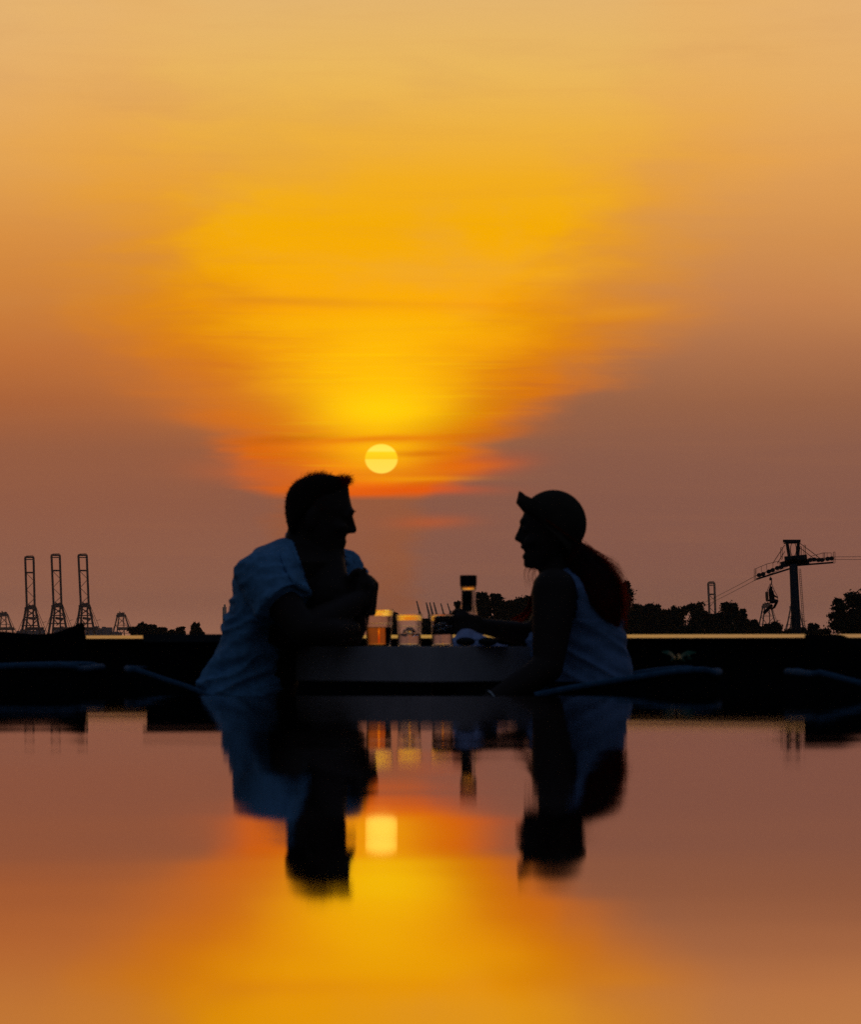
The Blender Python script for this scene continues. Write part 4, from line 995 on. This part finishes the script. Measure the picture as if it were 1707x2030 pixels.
# hair: a cap over the skull plus many short strands
def strand_mesh(name, strands, rad, m, t, seg=4):
    bm = bmesh.new()
    for pts in strands:
        n_ = len(pts); tube(bm, pts, [rad * (1 - 0.75 * i / (n_ - 1)) for i in range(n_)], 3, caps=False)
    return part(name, bm, m, t, True)
rnd = random.Random(8)
bm = bmesh.new()
loft_rows(bm, [(941.5, 620, 660, 0.02), (946, 603, 674, 0.048), (954, 587, 683, 0.062), (966, 575, 686, 0.072), (980, 568.5, 680, 0.078), (996, 565.5, 660, 0.081), (1010, 565, 640, 0.081), (1022, 566, 620, 0.080), (1034, 568, 600, 0.077), (1048, 571, 592, 0.072), (1058, 575, 586, 0.06)], 9.72, 32, 0.0, 1)
hairm = part('hair', bm, M_['hair_core'], man, True)
cen_ = P(630, 1005, 9.72); strands = []
for _ in range(1500):
    a = rnd.uniform(0, 6.283); e = rnd.uniform(-0.4, 1.5)
    q = Vector((math.cos(a) * math.cos(e), math.sin(a) * math.cos(e), math.sin(e)))
    if q.x > 0.25 and q.z < 0.62: continue
    if q.z < -0.15 and q.x > -0.5: continue
    p = cen_ + Vector((q.x * 0.086, q.y * 0.074, q.z * 0.082 if q.z > 0 else q.z * 0.10))
    L = rnd.uniform(0.008, 0.018) + max(0, q.z) * rnd.uniform(0, 0.010); dr = (q + Vector((rnd.uniform(-.7, .7), rnd.uniform(-.5, .5), rnd.uniform(-.1, .6)))).normalized()
    strands.append([p, p + dr * L * 0.5, p + dr * L + Vector((0.004, 0, -0.002))])
for _ in range(420):      # quiff at the front
    p = P(rnd.uniform(664, 690), rnd.uniform(949, 967), 9.72 + rnd.uniform(-0.04, 0.04)); L = rnd.uniform(0.012, 0.028)
    dr = Vector((rnd.uniform(0.1, 1.1), rnd.uniform(-.5, .5), rnd.uniform(0.15, 1.0))).normalized()
    strands.append([p, p + dr * L * 0.5 + Vector((0, 0, 0.003)), p + dr * L + Vector((0.003, 0, -0.003))])
strand_mesh('hair_strands', strands, 0.0007, M_['hair'], man)
# eyebrow hairs
strand_mesh('eyebrow', [[P(696, 1015, 9.72 + y_), P(702, 1013.5, 9.72 + y_), P(706, 1013 + rnd.uniform(-1, 2), 9.72 + y_ * 0.9)] for y_ in [rnd.uniform(-0.04, 0.04) for _ in range(60)]], 0.0006, M_['hair'], man)

# ================================================================== WOMAN
DW = 9.5
def Wp(px, py, dy=0.0): return P(px, py, DW + dy)
wom = thing('person', Vector((Wp(1160, 0).x, DW, GZ)), 'laughing woman in sun hat and pale blue sleeveless top, long auburn hair, facing the man', 'person')
bm = bmesh.new()
rows = [(985, 1062, 1130, 0.03), (995, 1048, 1143, 0.055), (1010, 1040, 1152, 0.068), (1025, 1035, 1155, 0.072), (1036, 1033.5, 1155, 0.073), (1044, 1033, 1154, 0.072), (1051, 1035, 1152, 0.071), (1060, 1034, 1150, 0.069), (1072, 1033.5, 1147, 0.067), (1080, 1034, 1143, 0.064), (1090, 1041, 1138, 0.060),
        (1097, 1040, 1132, 0.057), (1104, 1038, 1127, 0.053), (1112, 1039, 1121, 0.048), (1120, 1041, 1114, 0.041), (1127, 1048, 1105, 0.028)]
loft_rows(bm, rows, DW, 32, 0.38, -1)
limb(bm, [Wp(1036, 1040), Wp(1029, 1058), Wp(1025.5, 1066.5)], [0.006, 0.0075, 0.0085], 10, 4)
ellipsoid(bm, Wp(1029, 1069.5), (0.0125, 0.014, 0.0065))
ellipsoid(bm, Wp(1035, 1034), (0.008, 0.035, 0.008))
ellipsoid(bm, Wp(1037, 1085), (0.0085, 0.022, 0.0052)); ellipsoid(bm, Wp(1040, 1103), (0.0085, 0.02, 0.0055)); ellipsoid(bm, Wp(1045, 1118), (0.0105, 0.018, 0.011))
for s in (-1, 1):
    ellipsoid(bm, Wp(1041, 1050) + Vector((0, s * 0.029, 0)), (0.010, 0.012, 0.0085))
    ellipsoid(bm, Wp(1052, 1074) + Vector((0, s * 0.040, 0)), (0.02, 0.017, 0.015))
    ellipsoid(bm, Wp(1105, 1062) + Vector((0, s * 0.072, 0)), (0.015, 0.008, 0.028), Matrix.Rotation(-0.2, 3, 'Y'))
limb(bm, [Wp(1100, 1095), Wp(1108, 1155)], [0.047, 0.052], 18)
trow = [(1470, 1075, 1262, 0.17), (1420, 1078, 1252, 0.165), (1360, 1078, 1246, 0.14), (1310, 1068, 1238, 0.13), (1270, 1060, 1234, 0.138), (1230, 1058, 1228, 0.145), (1195, 1060, 1214, 0.15), (1165, 1066, 1196, 0.155), (1148, 1075, 1178, 0.14), (1136, 1088, 1158, 0.10), (1128, 1096, 1142, 0.06)]
loft_rows(bm, trow, DW + 0.03, 32, 0.0, 1, -0.25)
# near (left) arm hanging, forearm forward and down
a1, a2, a3, a4 = Wp(1099, 1170, -0.14), Wp(1094, 1245, -0.17), Wp(1086, 1322, -0.20), Wp(1064, 1341, -0.20)
limb(bm, [a1, a2, a3], [0.060, 0.052, 0.041], 18, 6)
limb(bm, [a3, Wp(1040, 1354, -0.22), Wp(966, 1396, -0.26)], [0.042, 0.040, 0.026], 16, 5)
hand(bm, Wp(966, 1396, -0.26), (-0.8, -0.1, -0.5), (-0.45, -0.1, 0.85), (0, -1, 0), 0.85, (0.4, 0.45, 0.45, 0.5))
# far (right) arm to the cup
fs, fe, fw = Wp(1110, 1172, 0.17), Wp(1068, 1262, 0.24), Wp(950, 1240, 0.16)
limb(bm, [fs, fe], [0.052, 0.040], 16, 6)
limb(bm, [fe, fe.lerp(fw, 0.4), fw], [0.036, 0.031, 0.021], 16, 6)
hand(bm, Wp(948, 1238, 0.15), (-0.98, -0.10, 0.02), (0.12, -0.95, 0.1), (0.0, 0.15, 1.0), 0.74, (0.42, 0.5, 0.5, 0.55))
for s in (-0.10, 0.10):
    limb(bm, [Wp(1180, 1462, s), Wp(985, 1470, s * 1.2), P(975, 1500, DW + s * 1.2) + Vector((0, 0, -0.34)), P(945, 1500, DW + s * 1.3) + Vector((0, 0, -0.42))], [0.082, 0.058, 0.036, 0.027], 16, 5)
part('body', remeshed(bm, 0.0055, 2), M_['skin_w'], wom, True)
bm = bmesh.new()
for s in (-0.10, 0.10): limb(bm, [Wp(1180, 1460, s), Wp(1000, 1468, s * 1.2)], [0.10, 0.074], 16, 5)
ellipsoid(bm, Wp(1165, 1450), (0.15, 0.19, 0.12)); part('shorts', remeshed(bm, 0.012, 2), M_['trousers'], wom, True)
bm = bmesh.new()
for s in (-0.10, 0.10):
    c = P(945, 1500, DW + s * 1.3); ellipsoid(bm, Vector((c.x, c.y, GZ + 0.04)), (0.12, 0.045, 0.04))
part('shoes', bm, M_['cap'], wom, True)
bm = bmesh.new(); cB = Wp(985, 1385, -0.25); ax = (Wp(966, 1396, -0.26) - Wp(1040, 1354, -0.22)).normalized(); q_ = ax.to_track_quat('Z', 'Y').to_matrix()
cB = Wp(1040, 1354, -0.22).lerp(Wp(966, 1396, -0.26), 0.86)
tube(bm, [cB + q_.col[0] * 0.031 * math.cos(i * math.pi / 12) + q_.col[1] * 0.031 * math.sin(i * math.pi / 12) for i in range(24)], 0.0022, 6, closed=True); part('bracelet', bm, M_['bracelet'], wom, True)
# sleeveless top: loft grid kept only where cloth lies, then thickened
def armhole(py):
    tab = [(1118, 1094), (1126, 1098), (1144, 1124), (1169, 1141), (1198, 1145), (1228, 1138), (1244, 1112), (1256, 1040)]
    if py >= 1256: return 0
    for (y0, x0), (y1, x1) in zip(tab, tab[1:]):
        if y0 <= py <= y1: return x0 + (x1 - x0) * (py - y0) / (y1 - y0)
    return tab[0][1]
import bisect
def interp_rows(rows, step):
    rows = sorted(rows, key=lambda r: r[0]); out = []; y = rows[0][0]
    while y <= rows[-1][0]:
        for r0, r1 in zip(rows, rows[1:]):
            if r0[0] <= y <= r1[0]:
                f = (y - r0[0]) / (r1[0] - r0[0]); out.append((y,) + tuple(a + (b - a) * f for a, b in zip(r0[1:], r1[1:]))); break
        y += step
    return out
bm = bmesh.new(); n = 120
srow = [(1352, 1066, 1254, 0.155), (1330, 1060, 1251, 0.150), (1300, 1050, 1245, 0.146), (1270, 1046, 1240, 0.150), (1230, 1050, 1234, 0.156), (1195, 1054, 1221, 0.162), (1165, 1060, 1204, 0.166), (1148, 1068, 1187, 0.152), (1136, 1082, 1166, 0.112), (1127, 1092, 1150, 0.074), (1121, 1096, 1142, 0.060)]
rr = interp_rows(srow, 2.5); rings = []
for (py, xl, xr, hd_) in rr:
    d = DW + 0.03; c = P((xl + xr) / 2, py, d); a = (xr - xl) / 2 / FPX * d; ring = []
    for k in range(n):
        th = 2 * math.pi * k / n; cx, sy = math.cos(th), math.sin(th)
        q = c + Vector((a * cx, hd_ * sy - 0.25 * cx * a, 0)); nn = Vector((cx, sy, 0))
        wk = 0.0095 * (ridge(Vector((q.x * 6 + q.z * 10, q.y * 4, q.z * 22 + q.x * 12))) - 0.55) + 0.003 * noise.noise(q * 40)
        if py < 1230: wk *= 0.5
        ring.append(bm.verts.new(q + nn * wk))
    rings.append(ring)
for i in range(len(rings) - 1):
    for k in range(n):
        q = (rings[i][k].co + rings[i + 1][(k + 1) % n].co) / 2
        px_ = q.x / q.y * FPX + 853.5; py = 1280 - (q.z - CAMZ) / q.y * FPX
        if px_ > armhole(py) and not (py < 1232 and px_ < 1100): bm.faces.new((rings[i][k], rings[i][(k + 1) % n], rings[i + 1][(k + 1) % n], rings[i + 1][k]))
bmesh.ops.delete(bm, geom=[v_ for v_ in bm.verts if not v_.link_faces], context='VERTS')
o = part('sleeveless_top', bm, M_['top'], wom, True); s_ = o.modifiers.new('thick', 'SOLIDIFY'); s_.thickness = 0.004; s_.offset = 1
# hat: crown dome + brim turned up in front and down behind
hc = Wp(1097, 1038)
bm = bmesh.new(); q = bmesh.ops.create_uvsphere(bm, u_segments=40, v_segments=24, radius=1.0)['verts']
bmesh.ops.scale(bm, vec=(0.0895, 0.083, 0.0905), verts=q)
nrm = Vector((0.57, 0, 0.82)).normalized()
for v_ in list(bm.verts):
    if v_.co.dot(nrm) < -0.018: v_.co += nrm * (-0.018 - v_.co.dot(nrm))
bmesh.ops.translate(bm, vec=hc, verts=bm.verts)
hatc = part('hat', bm, M_['hat'], wom, True)
bm = bmesh.new(); rin, rout, rmid = [], [], []
nb = 64; axf = Vector((-0.82, 0, 0.57)); ays = Vector((0, 1, 0))
for k in range(nb):
    a = 2 * math.pi * k / nb; ca, sa = math.cos(a), math.sin(a)     # ca=1 front
    base_ = hc + nrm * (-0.016) + axf * 0.0865 * ca + ays * 0.081 * sa
    outd = (axf * ca + ays * sa)
    tq = min(1, max(0, (ca - 0.05) / 0.45)); upf = tq * tq * (3 - 2 * tq); wv_ = 0.004 * math.sin(a * 5 + 1)
    bk = outd * 0.18 - nrm * 0.95 * (0.25 + 0.75 * max(0, -ca)) + outd * 0.35 * (1 - max(0, -ca))
    sd_ = outd * (0.35 + 0.65 * max(0, ca)) # the turned-up part leans out most at the very front
    mid_f = sd_ * 0.025 + nrm * 0.007; out_f = sd_ * 0.036 + nrm * (0.036 + 0.003 * math.sin(a * 4))
    rin.append(bm.verts.new(base_))
    rmid.append(bm.verts.new(base_ + mid_f * upf + (bk * 0.0165 + outd * 0.008) * (1 - upf)))
    rout.append(bm.verts.new(base_ + out_f * upf + (bk * 0.030 + outd * (0.008 + wv_)) * (1 - upf)))
bridge(bm, [rin, rmid, rout], caps=False)
o = part('brim', bm, M_['hat'], hatc, True, origin=wom.location); s_ = o.modifiers.new('thick', 'SOLIDIFY'); s_.thickness = 0.0035
bm = bmesh.new(); tube(bm, [hc + nrm * (-0.006) + axf * 0.0895 * math.cos(a) + ays * 0.083 * math.sin(a) for a in [i * math.pi / 24 for i in range(48)]], 0.0022, 6, closed=True)
part('hat_cord', bm, M_['bracelet'] if False else M_['hair_r'], hatc, True, origin=wom.location)
# ponytail
rnd = random.Random(4)
bm = bmesh.new()
limb(bm, [Wp(1138, 1096, -0.03), Wp(1158, 1124, -0.06), Wp(1180, 1154, -0.10), Wp(1200, 1188, -0.12), Wp(1213, 1216, -0.11), Wp(1224, 1238, -0.08)], [0.032, 0.040, 0.047, 0.043, 0.028, 0.010], 16, 5)
limb(bm, [Wp(1120, 1085), Wp(1140, 1125, 0.02), Wp(1165, 1160, -0.02)], [0.05, 0.042, 0.03], 16, 4)
part('hair', remeshed(bm, 0.006, 3, lambda co: 0.004 * noise.noise(Vector((co.x * 60 - co.z * 30, co.y * 60, co.z * 14)))), M_['hair'], wom, True)
strands = []
def tail(f, ox, oy, oz):
    base = [Vector(q) for q in (Wp(1140, 1093, -0.02), Wp(1160, 1120, -0.06), Wp(1181, 1150, -0.09), Wp(1199, 1183, -0.11), Wp(1213, 1213, -0.10), Wp(1225, 1242, -0.07))]
    sp = (0.022, 0.036, 0.050, 0.048, 0.034, 0.018)
    L = rnd.uniform(0.6, 1.0) * 5; n_ = max(2, int(L) + 1); pts = []
    for i in range(n_):
        j = Vector((rnd.gauss(0, 1), rnd.gauss(0, 1), rnd.gauss(0, 1))) * 0.0055
        pts.append(base[i] + Vector((ox, oy, oz)) * sp[i] + j)
    return crv(pts, 3)
for _ in range(1500):
    while True:
        q = Vector((rnd.uniform(-1, 1), rnd.uniform(-1, 1), rnd.uniform(-1, 1)))
        if 0.25 < q.length < 1.0: break
    k_ = 1.0 + (0.15 * rnd.random() if q.x > 0 else 0)
    strands.append(tail(0, q.x * k_, q.y, q.z * k_))
strand_mesh('hair_strands', strands, 0.0007, M_['hair_w'], wom); strands = []
for _ in range(420):
    q = Vector((rnd.uniform(0.45, 1.12), rnd.uniform(-0.5, 0.5), rnd.uniform(-0.5, 0.8))); strands.append(tail(0, q.x, q.y, q.z))
for _ in range(700):     # frizz on the outer side, its light fringe put into the material colour
    i = rnd.uniform(0, 1); p = Wp(1152 + 76 * i, 1100 + 84 * i ** 0.9, -0.03 + rnd.uniform(-.03, .04))
    d_ = Vector((rnd.uniform(0.1, 1), rnd.uniform(-.4, .4), rnd.uniform(-0.5, 0.8))).normalized(); L = rnd.uniform(0.008, 0.03)
    strands.append([p - d_ * 0.01, p + d_ * L * 0.5, p + d_ * L + Vector((0.004, 0, -0.01))])
for _ in range(110):     # loose flyaway locks
    i = rnd.uniform(0, 1); p = Wp(1158 + 70 * i, 1108 + 90 * i ** 0.9, -0.05 + rnd.uniform(-.03, .03)); a = rnd.uniform(-0.2, 1.2); L = rnd.uniform(0.03, 0.065)
    e1 = p + Vector((math.cos(a), 0, math.sin(a))) * L * 0.55; strands.append(crv([p, e1, e1 + Vector((math.cos(a - 1.5), rnd.uniform(-.3, .3), math.sin(a - 1.5))) * L * 0.5], 3))
for _ in range(120):     # end of the tail
    p = Wp(1222 + rnd.uniform(-14, 16), 1205 + rnd.uniform(-12, 12), -0.05 + rnd.uniform(-.02, .02))
    strands.append([p, p + Vector((0.006, 0, -0.02)), p + Vector((0.012 + rnd.uniform(-.006, .006), 0, -rnd.uniform(0.03, 0.055)))])
for _ in range(16):      # locks in front of the throat
    x_ = rnd.uniform(1038, 1064); p = Wp(x_ + 10, 1112 + rnd.uniform(0, 16), 0.05)
    strands.append(crv([p, Wp(x_, 1135, 0.05), Wp(x_ + rnd.uniform(-6, 6), 1160 + rnd.uniform(-8, 14), 0.05)], 3))
for _ in range(130):     # lock falling beyond the arm
    x_ = rnd.uniform(-7, 7); strands.append(crv([Wp(1066 + x_, 1150, 0.10), Wp(1056 + x_, 1190, 0.13), Wp(1044 + x_, 1216 + x_ * .4, 0.13), Wp(1022 + x_ * 1.6, 1231 + x_ * 0.5, 0.13)], 3))
strand_mesh('hair_strands', strands, 0.0007, M_['hair_r'], wom)
